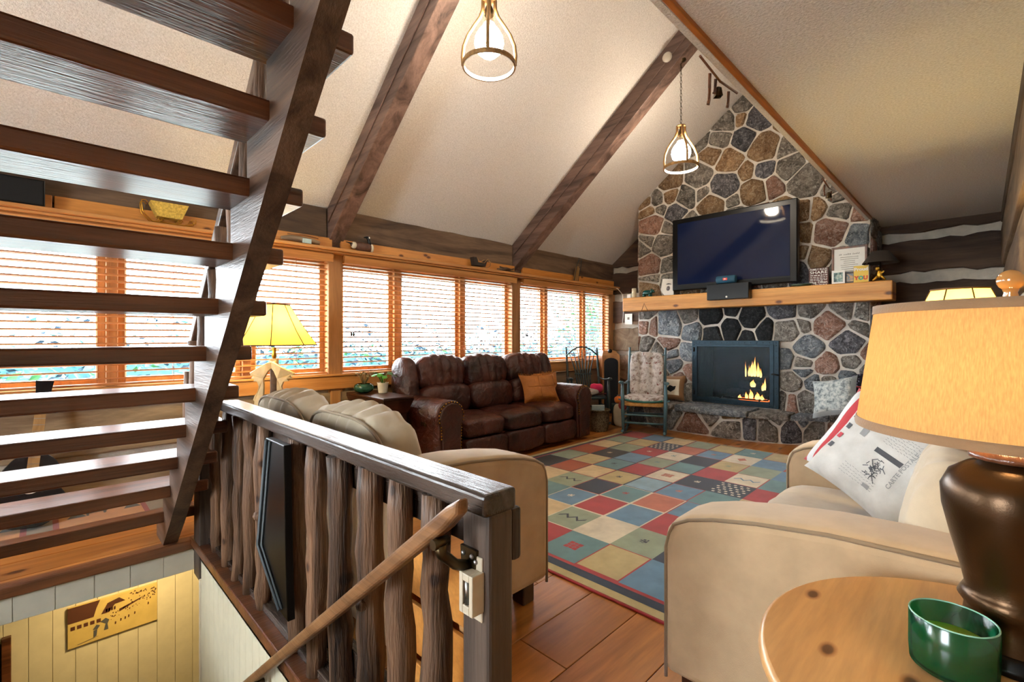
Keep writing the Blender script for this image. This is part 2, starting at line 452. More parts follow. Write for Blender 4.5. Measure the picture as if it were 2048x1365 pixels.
for x0, x1 in ((-.66, -.52), (2.02, 2.165), (4.61, 4.775), (6.99, 7.19)):
    bx('post', M['post_z'], wb, x0, x1, WY - .06, WY + .12, .70, 2.12, .006)
    bx('stub_post', M['pine_z'], wb, x0 + .02, x1 - .02, WY - .065, WY - .04, .05, .72, .006)
bx('sill_board', M['pine'], wb, -3, 6.99, WY - .085, WY - .02, .735, .865, .008)
bx('sill_top', M['pine'], wb, -3, 6.99, WY - .10, WY + .14, .865, .885, .006)
for a, c in ((-3, .05), (.06, 2.05), (2.14, 4.64), (4.80, FX - .05)):
    bx('backboard', M['pine_knot'], wb, a, c, WY - .075, WY - .045, 2.13, 2.245, .004)
bx('shelf_board', M['pine'], wb, -3, FX - .03, WY - .20, WY + .02, 2.105, 2.135, .008)
bx('shelf_cove', M['pine'], wb, -3, FX - .04, WY - .17, WY - .06, 2.085, 2.105, .006)

bays = [(-.52, 2.02, (.375, 1.30)), (2.165, 4.61, (2.83, 3.77)), (4.775, 6.99, (5.39, 6.36))]
for k, (x0, x1, mu) in enumerate(bays):
    w = structure(MB().box(x0, x1, WY + .02, WY + .14, 2.02, 2.10).build('window_%d' % (k + 1), M['pine'], origin=(x0, WY, 2.0)))
    edges = [x0] + list(mu) + [x1]
    for m in mu: bx('mullion', M['pine_z'], w, m - .035, m + .035, WY, WY + .13, .885, 2.03, .005)
    for a, c in zip(edges, edges[1:]):
        ia, ic = a + (.035 if a in mu else 0), c - (.035 if c in mu else 0)
        s = MB().box(ia, ia + .045, WY + .05, WY + .10, .885, 2.02).box(ic - .045, ic, WY + .05, WY + .10, .885, 2.02)
        s.box(ia + .045, ic - .045, WY + .05, WY + .10, .885, .945).box(ia + .045, ic - .045, WY + .05, WY + .10, 1.965, 2.02)
        f = s.build('sash_frame', M['pine_z'], w, bevel=.004)
        s = MB().box(ia + .045, ia + .055, WY + .04, WY + .06, .945, 1.965).box(ic - .055, ic - .045, WY + .04, WY + .06, .945, 1.965)
        s.build('gap_light_strip', M['white'], f)  # daylight in the frame gaps, put in as white strips
        MB().add([(ia + .045, WY + .075, .945), (ic - .045, WY + .075, .945), (ic - .045, WY + .075, 1.965), (ia + .045, WY + .075, 1.965)], [(0, 1, 2, 3)]).build('pane', M['glass'], f)
    lab = ['wooden slat blind behind the open staircase', 'wooden slat blind behind the leather sofa', 'wooden slat blind beside the stone chimney'][k]
    t = thing('wooden_blind', lab, 'blind', (x0, WY - .03, .90), group='wooden blinds of the window wall')
    a, c = x0 + .015, x1 - .015
    MB().prism([(WY - .135, 2.00), (WY - .12, 2.00), (WY - .11, 2.085), (WY - .13, 2.085), (WY - .145, 2.07), (WY - .138, 2.04)], a - .03, c + .03, 'x').build('valance', M['pine'], t)
    bx('headrail', M['pine'], t, a, c, WY - .09, WY - .03, 2.03, 2.08)
    n = 21
    for i in range(n):
        z = .945 + (1.985 - .945) * i / (n - 1)
        MB().box(a, c, -.025, .025, -.0046, .0046, M=TR(0, WY - .04, z) @ RX(-.12)).build('slat', M['slat'], t)
    bx('bottom_rail', M['slat'], t, a, c, WY - .066, WY - .014, .893, .910, .003)
    for q in (.12, .5, .88):
        xx = a + (c - a) * q
        MB().tube([(xx, WY - .068, .90), (xx, WY - .068, 2.04)], .0016, 4).tube([(xx, WY - .012, .90), (xx, WY - .012, 2.04)], .0016, 4).build('ladder_cord', M['slat'], t)
    for q in (.06, .085):
        cc = MB().tube([(a + q, WY - .10, 1.30), (a + q, WY - .10, 2.04)], .0014, 4).build('pull_cord', M['slat'], t)
        MB().lathe([(.002, .03), (.007, .02), (.011, -.01), (.006, -.02)], 10, (a + q, WY - .10, 1.285)).build('tassel', M['darkwood'], cc)

# ---- fireplace wall of dark logs with pale chinking
b = MB().prism([(-.3, 0), (WY + .2, 0), (WY + .2, roof_z(WY)), (.2, roof_z(.2)), (-.3, roof_z(.2))], FX, FX + .2, 'x')
wf = structure(b.build('wall_far', M['chink'], origin=(FX, 2, 0)))
zz = [(.02, .44), (.53, .94), (1.02, 1.41), (1.52, 1.89), (2.01, 2.38), (2.48, 2.95), (3.04, 3.5), (3.6, 4.1)]
for k, (z0, z1) in enumerate(zz):
    light = k < 3
    for a, c in ((-.18, .9), (3.6, WY)):
        log_strip('log', M['log_grey'] if (light and a > 1) else M['log_y'], wf, a, c, z0, z1, FX - .07, .09, 'x', .02, (lambda q: roof_z(q) - .005))
wr_ = structure(MB().box(1.6, FX, -.36, -.18, 0, LZ).build('wall_right', M['chink'], origin=(4, -.2, 0)))
for z0, z1 in ((.02, .44), (.53, .94), (1.02, 1.41), (1.52, 1.89), (2.01, 2.38), (2.45, LZ)):
    log_strip('log', M['log'], wr_, 1.6, FX - .08, z0, min(z1, LZ), -.20, .06, 'y', .012)
structure(MB().box(1.6, 1.75, -3, -.36, 0, LZ).build('wall_partition', M['panel']))
# rear walls behind the camera; unseen opening added to let daylight in
b = MB().box(-3.15, -3, -3, WY + .2, 0, .8).box(-3.15, -3, -3, WY + .2, 2.2, roof_z(.2))
for a, c in ((-3, .6), (2.0, WY + .2)): b.box(-3.15, -3, a, c, .8, 2.2)
structure(b.build('wall_left', M['panel'], origin=(-3, 0, 0)))
b = MB().box(-3, 1.75, -3.15, -3, 0, LZ + .2)
structure(b.build('wall_rear', M['panel'], origin=(0, -3, 0)))

# ---- stairwell to the basement
BW = 4.60
h = structure(MB().box(-1.6, OX1 + .03, OY1, OY1 + .1, -.19, -.055).build('wall_header', M['header'], origin=(0, OY1, -.2)))
for i in range(14):
    x = -1.5 + i * .155
    bx('header_plank', M['header'], h, x + .0012, x + .1538, OY1 - .006, OY1 + .01, -.19, -.055, .002)
bx('floor_nosing', M['stair'], h, -1.6, OX1 + .02, OY1 - .03, OY1 + .05, -.055, .003, .006)
ws = structure(MB().box(OX1 + .012, OX1 + .11, -.5, 3.24, -2.3, -.03).box(OX1 + .012, OX1 + .11, 3.24, OY1 + .1, -.17, -.03).build('wall_stairwell', M['panel'], origin=(OX1, 2, -2.3)))
y = .2
while y < 3.22:
    bx('wall_plank', M['panel'], ws, OX1, OX1 + .014, y + .001, min(y + .095, 3.24) - .001, -2.3, -.03, .0025); y += .095
bx('corner_trim', M['panel'], ws, OX1 - .008, OX1 + .115, 3.235, 3.255, -2.3, -.17, .002)
wbm = structure(MB().box(-1.6, 3.5, BW + .012, BW + .1, -2.3, -.19).build('wall_basement', M['panel'], origin=(1, BW, -2.3)))
for i in range(26):
    x = -1.6 + i * .118
    bx('wall_plank', M['panel'], wbm, x + .001, x + .117, BW, BW + .014, -2.3, -.19, .0025)
structure(MB().box(-1.6, 3.5, OY1 + .1, BW + .1, -.19, -.06).build('ceiling_basement', M['panel']))
structure(MB().box(-1.6, 3.5, -.6, BW + .1, -2.4, -2.3).build('floor_basement', M['floor_gap']))
structure(MB().box(-1.7, -1.6, -.6, BW + .1, -2.4, -.06).box(-1.6, OX0, -.6, OY1, -.3, -.06).build('wall_basement_left', M['panel']))
structure(MB().box(3.5, 3.6, 3.2, BW + .1, -2.4, -.06).box(.77, 3.5, 3.2, 3.3, -2.4, -.06).build('wall_basement_right', M['panel']))
structure(MB().box(-1.6, .77, -.6, -.5, -2.4, -.06).build('wall_basement_rear', M['panel']))
d = structure(MB().box(-.75, -.19, BW - .03, BW, -2.3, -.78).build('door_1', M['darkwood'], bevel=.004))
bx('door_casing', M['stair'], d, -.19, -.145, BW - .04, BW, -2.3, -.74, .004)
# a flush lamp on the basement ceiling
t = thing('ceiling_lamp', 'flush ceiling lamp in the basement behind the floor edge', 'lamp', (.55, 4.0, -.19))
MB().lathe([(.12, 0), (.12, -.03), (.10, -.035)], 20, (.55, 4.0, -.19)).build('base', M['white'], t)
MB().lathe([(.10, -.03), (.09, -.06), (.05, -.085), (.001, -.09)], 20, (.55, 4.0, -.19)).build('dome', emit('basement_bulb', (1, .74, .34), 90), t)

# ================================================================== CHIMNEY OF FIELD STONE
STONES = [(2.21,4.31,0.129,'g'), (2.44,4.13,0.143,'g'), (2.23,4.13,0.069,'t'), (1.98,4.06,0.178,'d'), (2.73,3.99,0.080,'g'), (2.51,3.93,0.133,'g'), (2.19,3.83,0.150,'d'), (1.94,3.67,0.187,'t'), (2.60,3.74,0.123,'t'), (2.38,3.60,0.164,'t'), (1.68,3.60,0.131,'g'), (1.64,3.33,0.161,'g'), (1.47,3.14,0.196,'g'), (1.95,3.38,0.104,'d'), (2.16,3.41,0.090,'t'), (2.78,3.50,0.160,'g'), (2.44,3.29,0.187,'d'), (3.21,3.51,0.144,'t'), (3.21,3.33,0.115,'t'), (2.96,3.24,0.135,'g'), (2.72,3.24,0.086,'g'), (2.08,3.12,0.159,'t'), (1.84,3.15,0.103,'p'), (3.40,3.31,0.103,'g'), (3.58,3.31,0.060,'t'), (3.53,3.14,0.074,'t'), (3.36,3.15,0.063,'g'), (3.11,3.04,0.138,'d'), (2.60,3.06,0.168,'t'), (2.33,3.07,0.070,'g'), (3.48,2.94,0.148,'p'), (3.24,2.85,0.072,'g'), (3.32,2.62,0.150,'g'), (3.54,2.70,0.069,'g'), (3.62,2.61,0.055,'g'), (3.50,2.33,0.148,'p'), (3.25,2.30,0.082,'g'), (3.50,2.13,0.084,'g'), (3.53,2.00,0.104,'t'), (3.24,2.08,0.096,'g'), (1.49,2.78,0.089,'t'), (1.37,2.77,0.097,'t'), (1.16,2.90,0.113,'g'), (1.16,2.69,0.123,'g'), (0.96,2.64,0.092,'p'), (1.24,2.47,0.181,'p'), (0.99,2.38,0.157,'b'), (1.35,2.21,0.135,'t'), (1.50,2.50,0.089,'t'), (1.51,2.25,0.075,'t'), (1.09,2.23,0.112,'g'), (0.90,2.22,0.073,'g'), (1.14,2.05,0.094,'g'), (0.96,2.01,0.092,'g'), (0.85,2.40,0.054,'t'), (2.94,2.85,0.140,'g'), (2.64,2.79,0.158,'t'), (2.29,2.80,0.163,'g'), (2.01,2.79,0.147,'p'), (1.73,2.82,0.122,'t'), (2.92,2.49,0.163,'g'), (2.55,2.44,0.179,'d'), (2.21,2.40,0.172,'t'), (1.90,2.40,0.166,'g'), (1.68,2.47,0.121,'g'), (2.92,2.14,0.139,'t'), (2.53,2.11,0.156,'g'), (2.17,2.07,0.150,'p'), (1.82,2.10,0.144,'g'), (1.59,2.10,0.100,'d'), (1.50,3.72,0.118,'g'), (1.71,3.89,0.121,'t'), (1.90,4.24,0.124,'g'), (2.05,4.40,0.105,'t'), (1.32,3.38,0.116,'t'), (1.19,3.13,0.095,'g'), (1.03,2.89,0.093,'t'), (1.42,3.42,0.078,'g'), (1.82,4.36,0.123,'g'), (1.61,4.12,0.120,'t'), (1.38,3.84,0.136,'g'), (3.62,1.62,0.115,'g'), (3.64,1.44,0.093,'p'), (3.47,1.42,0.057,'p'), (3.21,1.43,0.181,'b'), (2.94,1.55,0.114,'g'), (2.87,1.34,0.134,'b'), (3.74,1.16,0.040,'p'), (3.60,1.14,0.093,'g'), (3.23,1.18,0.117,'p'), (3.39,1.03,0.113,'g'), (3.17,1.01,0.068,'b'), (2.94,1.05,0.104,'b'), (3.13,0.86,0.095,'b'), (2.92,0.76,0.083,'p'), (3.45,0.84,0.087,'g'), (3.04,0.67,0.084,'p'), (3.64,0.90,0.089,'g'), (3.36,0.68,0.097,'g'), (3.17,0.56,0.095,'p'), (2.96,0.49,0.093,'g'), (3.54,0.60,0.099,'g'), (3.72,0.72,0.090,'p'), (2.60,1.54,0.160,'k'), (2.35,1.38,0.155,'k'), (2.12,1.50,0.151,'k'), (1.94,1.35,0.115,'k'), (2.58,1.32,0.139,'k'), (2.17,1.29,0.095,'k'), (2.35,1.59,0.097,'k'), (1.71,1.59,0.126,'d'), (1.45,1.59,0.108,'g'), (1.70,1.33,0.147,'g'), (1.52,1.39,0.070,'g'), (1.26,1.39,0.156,'p'), (1.11,1.56,0.097,'g'), (0.91,1.54,0.122,'g'), (0.96,1.35,0.098,'g'), (1.46,1.14,0.140,'b'), (1.08,1.19,0.158,'d'), (1.52,0.95,0.084,'g'), (1.26,0.94,0.122,'p'), (1.70,0.99,0.081,'b'), (1.52,0.85,0.063,'b'), (1.63,0.70,0.107,'g'), (1.40,0.70,0.095,'b'), (1.65,0.49,0.061,'p'), (1.49,0.52,0.102,'g'), (1.73,0.50,0.050,'g'), (1.24,0.71,0.102,'g'), (1.05,0.99,0.107,'g'), (1.07,0.79,0.108,'b'), (0.89,1.09,0.097,'p'), (0.89,0.87,0.097,'g'), (1.27,0.54,0.102,'g'), (1.09,0.59,0.100,'t')]
def clip(poly, a, bq, c):
    out = []
    for i in range(len(poly)):
        p, q = poly[i], poly[(i + 1) % len(poly)]
        dp, dq = a * p[0] + bq * p[1] - c, a * q[0] + bq * q[1] - c
        if dp <= 0: out.append(p)
        if (dp < 0 < dq) or (dq < 0 < dp):
            s = dp / (dp - dq); out.append((p[0] + (q[0] - p[0]) * s, p[1] + (q[1] - p[1]) * s))
    return out
def cells(seeds, poly, gap, hole=None):
    res = []
    for i, a in enumerate(seeds):
        pl = list(poly)
        for j, c in enumerate(seeds):
            if i == j: continue
            dx, dy = c[0] - a[0], c[1] - a[1]; dd = math.hypot(dx, dy)
            if dd > 1.6 or dd < 1e-6: continue
            k = (c[0] ** 2 + c[1] ** 2 - a[0] ** 2 - a[1] ** 2 - c[2] ** 2 + a[2] ** 2)
            pl = clip(pl, 2 * dx, 2 * dy, k - gap * dd)
            if len(pl) < 3: break
        if hole and len(pl) >= 3:
            h0, h1, v0, v1 = hole
            if max(p[0] for p in pl) > h0 and min(p[0] for p in pl) < h1 and max(p[1] for p in pl) > v0 and min(p[1] for p in pl) < v1:
                cand = [(h0 - a[0], (1, 0, h0)), (a[0] - h1, (-1, 0, -h1)), (v0 - a[1], (0, 1, v0)), (a[1] - v1, (0, -1, -v1))]
                m = max(cand); pl = clip(pl, *m[1]) if m[0] > -.12 else []
        res.append(pl if len(pl) >= 3 else None)
    return res
def soften(pl, r):
    """cut the corners, break long edges, roughen"""
    out = []; n = len(pl)
    for i in range(n):
        p, q = Vector(pl[i]), Vector(pl[(i + 1) % n]); L = (q - p).length
        if L < .012: out.append(tuple(p.lerp(q, .5))); continue
        k = min(.3, .020 / L)
        for s in ([k, .5, 1 - k] if L > .16 else [k, 1 - k]):
            m = p.lerp(q, s); out.append((m.x + r.uniform(-.006, .006), m.y + r.uniform(-.006, .006)))
    return out
def stone_mesh(pl, proud, r, tf):
    """a lump of rock over outline pl; tf maps (u, v, height) to the world"""
    cx = sum(p[0] for p in pl) / len(pl); cy = sum(p[1] for p in pl) / len(pl); n = len(pl); vs = []
    tx, ty = r.uniform(-.10, .10), r.uniform(-.10, .10)
    for k, (s, h) in enumerate(((1.0, -.03), (.98, proud * .45), (.84, proud * .95), (.45, proud * 1.1))):
        for p in pl:
            u, v = cx + (p[0] - cx) * s, cy + (p[1] - cy) * s
            hh = h if k == 0 else max(.004, h + tx * (u - cx) * min(1, k) * .6 + ty * (v - cy) * .6 + r.uniform(-.007, .007))
            vs.append(tf(u, v, hh))
    vs.append(tf(cx, cy, proud * 1.15)); fs = []
    for k in range(3):
        for i in range(n): fs.append((k * n + i, k * n + (i + 1) % n, (k + 1) * n + (i + 1) % n, (k + 1) * n + i))
    for i in range(n): fs.append((3 * n + i, 3 * n + (i + 1) % n, 4 * n))
    return MB().add(vs, fs, 0, False)

chim = thing('chimney', 'field stone chimney breast rising to the sloped ceiling, soot above the firebox', 'chimney', (CX, 2.3, 0))
CY0, CY1 = .872, 3.72
FB = (1.80, 2.80, .40, 1.17)      # firebox opening y0 y1 z0 z1
b = MB(); c0 = CX + .012
b.prism([(CY0, 0), (FB[0], 0), (FB[0], roof_z(FB[0])), (CY0, roof_z(CY0))], c0, FX, 'x')
b.prism([(FB[1], 0), (CY1, 0), (CY1, roof_z(CY1)), (FB[1], roof_z(FB[1]))], c0, FX, 'x')
b.prism([(FB[0], FB[3]), (FB[1], FB[3]), (FB[1], roof_z(FB[1])), (FB[0], roof_z(FB[0]))], c0, FX, 'x')
b.box(c0, FX, FB[0], FB[1], 0, FB[2])
b.build('mortar', M['mortar'], chim)
b = MB().box(7.0, 7.05, FB[0], FB[1], FB[2], FB[3]).box(c0, 7.05, FB[0] - .02, FB[0], FB[2], FB[3]).box(c0, 7.05, FB[1], FB[1] + .02, FB[2], FB[3])
b.box(c0, 7.05, FB[0], FB[1], FB[2] - .01, FB[2]).box(c0, 7.05, FB[0], FB[1], FB[3], FB[3] + .01)
b.build('firebox_lining', M['soot'], chim)
outl = [(CY0 + .005, .30), (CY1 - .005, .30), (CY1 - .005, roof_z(CY1) - .01), (1.3, roof_z(1.3) - .01), (CY0 + .005, 4.2)]
r = random.Random(3)
sd = [(a + r.uniform(-.01, .01), z, rr, k) for a, z, rr, k in STONES]
sd += [(1.2, 3.0, .14, 'g'), (1.05, 3.3, .14, 't'), (1.3, 3.6, .15, 'g'), (1.05, 3.8, .14, 'd'), (1.55, 4.1, .15, 'g'), (1.7, 4.5, .15, 't'), (2.0, 4.5, .13, 'g')]
for s, pl in zip(sd, cells([(a, z, rr) for a, z, rr, k in sd], outl, .022, (FB[0] - .03, FB[1] + .03, FB[2] - .1, FB[3] + .03))):
    if not pl: continue
    pl = soften(pl, r)
    stone_mesh(pl, r.uniform(.022, .05), r, lambda u, v, hh: (CX + .012 - hh, u, v)).build('stone', M['st_' + s[3]], chim)
# narrow return of the chimney on its right side, short bits of the left
for Yf, sg in ((CY0, -1), (CY1, 1)):
    ss = [(CX + .18 + (k % 2) * .36 + r.uniform(-.06, .06), .25 + k * .19 + r.uniform(-.05, .05), .16, r.choice('ggptb')) for k in range(15)]
    for s, pl in zip(ss, cells([q[:3] for q in ss], [(CX + .02, .02), (FX - .08, .02), (FX - .08, 2.9), (CX + .02, 2.9)], .03)):
        if pl: stone_mesh(soften(pl, r), .03, r, lambda u, v, hh: (u, Yf + sg * hh, v)).build('stone', M['st_' + s[3]], chim)

# hearth: a curved raised bench of stone with thick slabs on top
hearth = thing('hearth', 'curved raised stone hearth with thick slab top below the firebox', 'hearth', (6.2, 2.3, 0))
HC = [(6.43, 4.02), (6.22, 3.92), (6.04, 3.62), (5.97, 3.2), (5.95, 2.7), (5.96, 2.2), (6.03, 1.86), (6.17, 1.55), (6.36, 1.28), (6.43, .95)]
def hc(s):
    s = max(0, min(.9999, s)) * (len(HC) - 1); k = int(s); f = s - k
    p = [Vector(HC[max(0, min(len(HC) - 1, k + d))]) for d in (-1, 0, 1, 2)]
    q = .5 * ((2 * p[1]) + (p[2] - p[0]) * f + (2 * p[0] - 5 * p[1] + 4 * p[2] - p[3]) * f * f + (3 * p[1] - p[0] - 3 * p[2] + p[3]) * f ** 3)
    return q
def hnorm(s):
    d = hc(min(1, s + .02)) - hc(max(0, s - .02)); n = Vector((-d.y, d.x)); n.normalize()
    return n if n.x < 0 else -n
HN = 40
core = [tuple(hc(i / HN) - hnorm(i / HN) * .035) for i in range(HN + 1)]
MB().prism(core + [(CX + .02, .95), (CX + .02, 4.02)], 0, .30, 'z').build('mortar', M['mortar'], hearth)
LEN = sum((hc((i + 1) / 80) - hc(i / 80)).length for i in range(80))
zone = [(.02, .012), (LEN - .02, .012), (LEN - .02, .285), (.02, .285)]
ss = []
for s0, z0, rr, k in ((.15, .15, .12, 'g'), (.42, .12, .12, 'p'), (.7, .18, .13, 'g'), (.95, .10, .12, 'd'), (1.2, .17, .12, 'g'), (1.42, .2, .09, 'b'), (1.62, .12, .13, 'p'), (1.82, .23, .08, 'g'),
                      (2.0, .11, .14, 'g'), (2.26, .13, .10, 'd'), (2.5, .12, .14, 'g'), (2.78, .13, .14, 'd'), (3.08, .14, .13, 'g'), (3.35, .13, .12, 'p'), (1.98, .24, .07, 't'), (2.6, .25, .06, 'g'), (2.95, .25, .06, 'b')):
    ss.append((s0 * LEN / 3.6, z0, rr, k))
def hmap(u, v, hh):
    s = u / LEN; q = hc(s) + hnorm(s) * (hh - .035); return (q.x, q.y, v)
for s, pl in zip(ss, cells([q[:3] for q in ss], zone, .026)):
    if pl: stone_mesh(soften(pl, r), .030, r, hmap).build('stone', M['st_' + s[3]], hearth)
cuts = [0, .14, .27, .40, .62, .76, .90, 1.0]
for a, c in zip(cuts, cuts[1:]):
    P0 = []
    for i in range(9):
        s = a + .004 + (c - a - .008) * i / 8; q = hc(s) + hnorm(s) * (.035 + r.uniform(-.012, .012)); P0.append((q.x, q.y))
    ends = [(CX, P0[-1][1]), (CX, P0[0][1])]
    if P0[-1][1] > P0[0][1]: pass
    MB().prism(P0 + ends, .285, .355 + r.uniform(-.006, .006), 'z').build('slab', M[r.choice(['st_g', 'st_b', 'st_g'])], hearth, bevel=.014)

# mantel beam
t = thing('mantel', 'thick honey pine mantel beam with dark knots across the chimney', 'mantel', (6.3, 2.25, 1.645))
bx('beam', M['mantel'], t, 6.20, CX + .05, .652, 3.84, 1.645, 1.848, .012)
MB().tube([(6.195, 3.52, 1.64), (6.185, 3.47, 1.75), (6.195, 3.42, 1.64)], .003, 5).build('wire_hook', M['iron'], t)

# ================================================================== OUTSIDE
gm = plain('lawn', '#b4beb2', 0.95, var=.25, scale=3)  # colour made pale so the ground bounces daylight onto the ceiling
tag(MB().box(-30, 40, WY + .3, 60, -.6, -.5).build('ground', gm), 'lawn seen through the window wall, paled to bounce daylight inside', None, kind='structure')
lf = [plain('leaf_pale', '#3a6f7a', .6, var=.3), plain('leaf_blue', '#10293d', .6, var=.3), plain('leaf_green', '#2f6a3a', .6, var=.3)]
def leaves(b, n, box, size, r, mats):
    for _ in range(n):
        p = Vector([r.uniform(*q) for q in box]); s = size * r.uniform(.6, 1.3)
        Mx = TR(*p) @ RZ(r.uniform(0, 6.3)) @ RX(r.uniform(-1.2, 1.2)) @ RY(r.uniform(-1, 1))
        b.add([(-s * .5, 0, 0), (0, -s * .25, 0), (s * .5, 0, .1 * s), (0, s * .25, 0)], [(0, 1, 2, 3)], r.choice(mats), False, Mx)
r = random.Random(11)
hd = thing('hedge', 'leafy clipped hedge outside along the window wall', 'hedge', (5, 8, -.5), kind='stuff')
b = MB(); leaves(b, 15000, ((-9, 17), (7.5, 8.2), (-.4, 1.12)), .13, r, (0, 0, 1, 1, 1, 2)); leaves(b, 2200, ((-9, 17), (7.6, 8.2), (1.0, 1.5)), .10, r, (0, 1, 1))
b.build('leaves', lf, hd, kind='stuff')
MB().box(-9, 17, 8.2, 8.7, -.5, .95).build('core', lf[0], hd)
for i, (x, y, hh, lab) in enumerate(((13.5, 9.6, 3.4, 'green tree outside the window beside the chimney'), (19, 12, 4.0, 'taller green tree far beyond the hedge'))):
    t = thing('tree', lab, 'tree', (x, y, -.5))
    MB().tube([(x, y, -.5), (x + .1, y, 1.2), (x, y + .1, hh * .8)], [.12, .09, .03], 8).build('trunk', M['log'], t)
    b = MB(); leaves(b, 1500, ((x - 1.0, x + 1.0), (y - .9, y + .9), (.9, hh)), .2, r, (2, 2, 0)); b.build('crown', lf, t, kind='stuff')

# ================================================================== OPEN STAIRCASE
st = thing('staircase', 'open timber staircase with thick treads and log balusters climbing to the loft', 'staircase', (.1, 3.5, 0))
NT_ = 13
def tY(n): return 3.45 - .2045 * (n - 1)
def tZ(n): return .2 * n + .012
for n in range(1, NT_ + 1):
    b = MB(); k = 10; r = random.Random(n)
    bot = []                                             # rough lower arris
    x0, x1, y0, y1, z1 = -.40, .70, tY(n), tY(n) + (.262 if n > 1 else .10), tZ(n); z0 = z1 - .066
    b.box(x0, x1, y0, y1, z0, z1)
    b.build('tread', M['stair'], st, bevel=.009)
poly = [(3.467, 0), (3.76, 0), (3.72, tZ(1) - .066)]
for n in range(1, NT_ + 1):
    zl = tZ(n) - .066
    poly.append((tY(n) + .235, zl)) if n > 1 else None
    poly.append((tY(n) + .03, zl))
    if n < NT_: poly.append((tY(n) + .03, tZ(n + 1) - .066))
poly += [(tY(NT_) - .12, tZ(NT_) - .066)]
poly += [(tY(NT_) - .12, .951 * (3.467 - tY(NT_) + .12))]
# simple stepped outline: drop doubled points
pl = [poly[0]]
for p in poly[1:]:
    if math.hypot(p[0] - pl[-1][0], p[1] - pl[-1][1]) > .004: pl.append(p)
stepped = [(3.467, 0), (3.76, 0), (3.70, tZ(1) - .066)]
for n in range(1, NT_):
    stepped += [(tY(n) + .03, tZ(n) - .066), (tY(n) + .03, tZ(n + 1) - .066)]
stepped += [(tY(NT_) - .1, tZ(NT_) - .066), (tY(NT_) - .1, .951 * (3.467 - tY(NT_) + .1))]
def strip_stringer(x0, x1):
    """sawtooth stringer built as convex columns so that every face is clean"""
    b = MB(); lo = lambda y: max(0, .951 * (3.467 - y))
    for n in range(1, NT_ + 1):
        ya = tY(n) + .03; yb = (tY(n - 1) + .03) if n > 1 else 3.70
        zt = tZ(n) - .066
        q = [(ya, lo(ya)), (yb, lo(yb)), (yb, zt), (ya, zt)]
        if n == 1: q = [(ya, lo(ya)), (3.467, 0), (yb, 0), (yb, zt), (ya, zt)]
        b.prism(q, x0, x1, 'x')
    ya = tY(NT_) + .03; b.prism([(ya - .12, lo(ya - .12)), (ya, lo(ya)), (ya, tZ(NT_) + .1), (ya - .12, tZ(NT_) + .1)], x0, x1, 'x')
    return b
strip_stringer(.514, .587).build('stringer', M['stringer'], st)
strip_stringer(-.36, -.29).build('stringer', M['stringer'], st)
hz = lambda y: 2.13 + .951 * (2.473 - y)
MB().prism([(3.46, hz(3.46) - .07), (3.46, hz(3.46) + .02), (3.38, hz(3.38) + .045), (1.15, hz(1.15) + .045), (1.15, hz(1.15) - .045), (3.36, hz(3.36) - .045)], .635, .675, 'x').build('handrail', M['stringer'], st, bevel=.008)
for n in range(1, 11):
    y = tY(n) + .12; r = random.Random(40 + n); q = [(.655 + r.uniform(-.008, .008), y + r.uniform(-.008, .008), tZ(n) + (hz(y) - .05 - tZ(n)) * s / 6) for s in range(7)]
    MB().tube(q, [.028 + r.uniform(-.004, .006) for _ in q], 10).build('baluster', M['baluster'], st)

# ---- log balustrade around the stairwell
bal = thing('balustrade', 'rustic log balustrade with dark worn cap rail beside the stairwell', 'balustrade', (.72, 1.9, 0))
bx('cap_rail', M['rail_cap'], bal, .682, .782, .765, 2.96, .852, .904, .010, seg=3)
bx('sub_rail', M['rail_cap'], bal, .745, .778, .86, 2.96, .74, .855, .004)
bx('lower_rail', M['rail_cap'], bal, .745, .778, .86, 3.3, .10, .19, .004)
bx('curb', M['stair'], bal, .648, .80, .86, OY1, -.03, .022, .006)
for k, (y, d) in enumerate(((3.12, .055), (2.88, .062), (2.68, .055), (2.50, .06), (2.31, .062), (1.91, .066), (1.72, .07), (1.53, .074), (1.326, .074), (1.155, .072), (.986, .072))):
    r = random.Random(70 + k); ztop = .855 if k else .78
    q = []; R = []
    for s in range(11):
        q.append((.712 + r.uniform(-.005, .005), y + r.uniform(-.006, .006), .02 + (ztop - .02) * s / 10)); R.append(d / 2 * r.uniform(.96, 1.2))
    R[-1] *= .92
    MB().tube(q, R, 12).build('baluster', M['baluster'], bal)
    if k in (4, 8): MB().ball((.712 - d * .42, y - .01, .45), .022, 8, 6).build('knot', M['baluster'], bal)
nw = bx('newel_post', M['dark_post'], bal, .700, .776, .772, .866, 0, .853, .008)
bx('side_block', M['dark_post'], bal, .778, .808, .775, .85, .725, .85, .008)
bx('end_post', M['dark_post'], bal, .655, .72, 3.26, 3.40, -.19, .80, .006)
bx('base_board', M['rail_cap'], bal, .70, .776, .87, 3.26, .022, .055, .004)

# black folded panel on the stairwell side
t = thing('folded_panel', 'black folded panel with grey edge strips leaning on the log balusters', 'panel', (.64, 1.95, .2))
pp = [(2.05, .845), (1.85, .845), (1.83, .42), (1.81, .20), (1.88, .205), (2.17, .38)]
MB().prism(pp, .640, .668, 'x').build('board', M['black'], t, bevel=.003)
MB().tube([(.637, 2.03, .84), (.637, 2.14, .385), (.637, 1.885, .215)], .007, 6).tube([(.637, 1.99, .84), (.637, 2.09, .40), (.637, 1.86, .23)], .005, 6).build('edge_strip', plain('grey_trim', '#3f474b', .5), t)

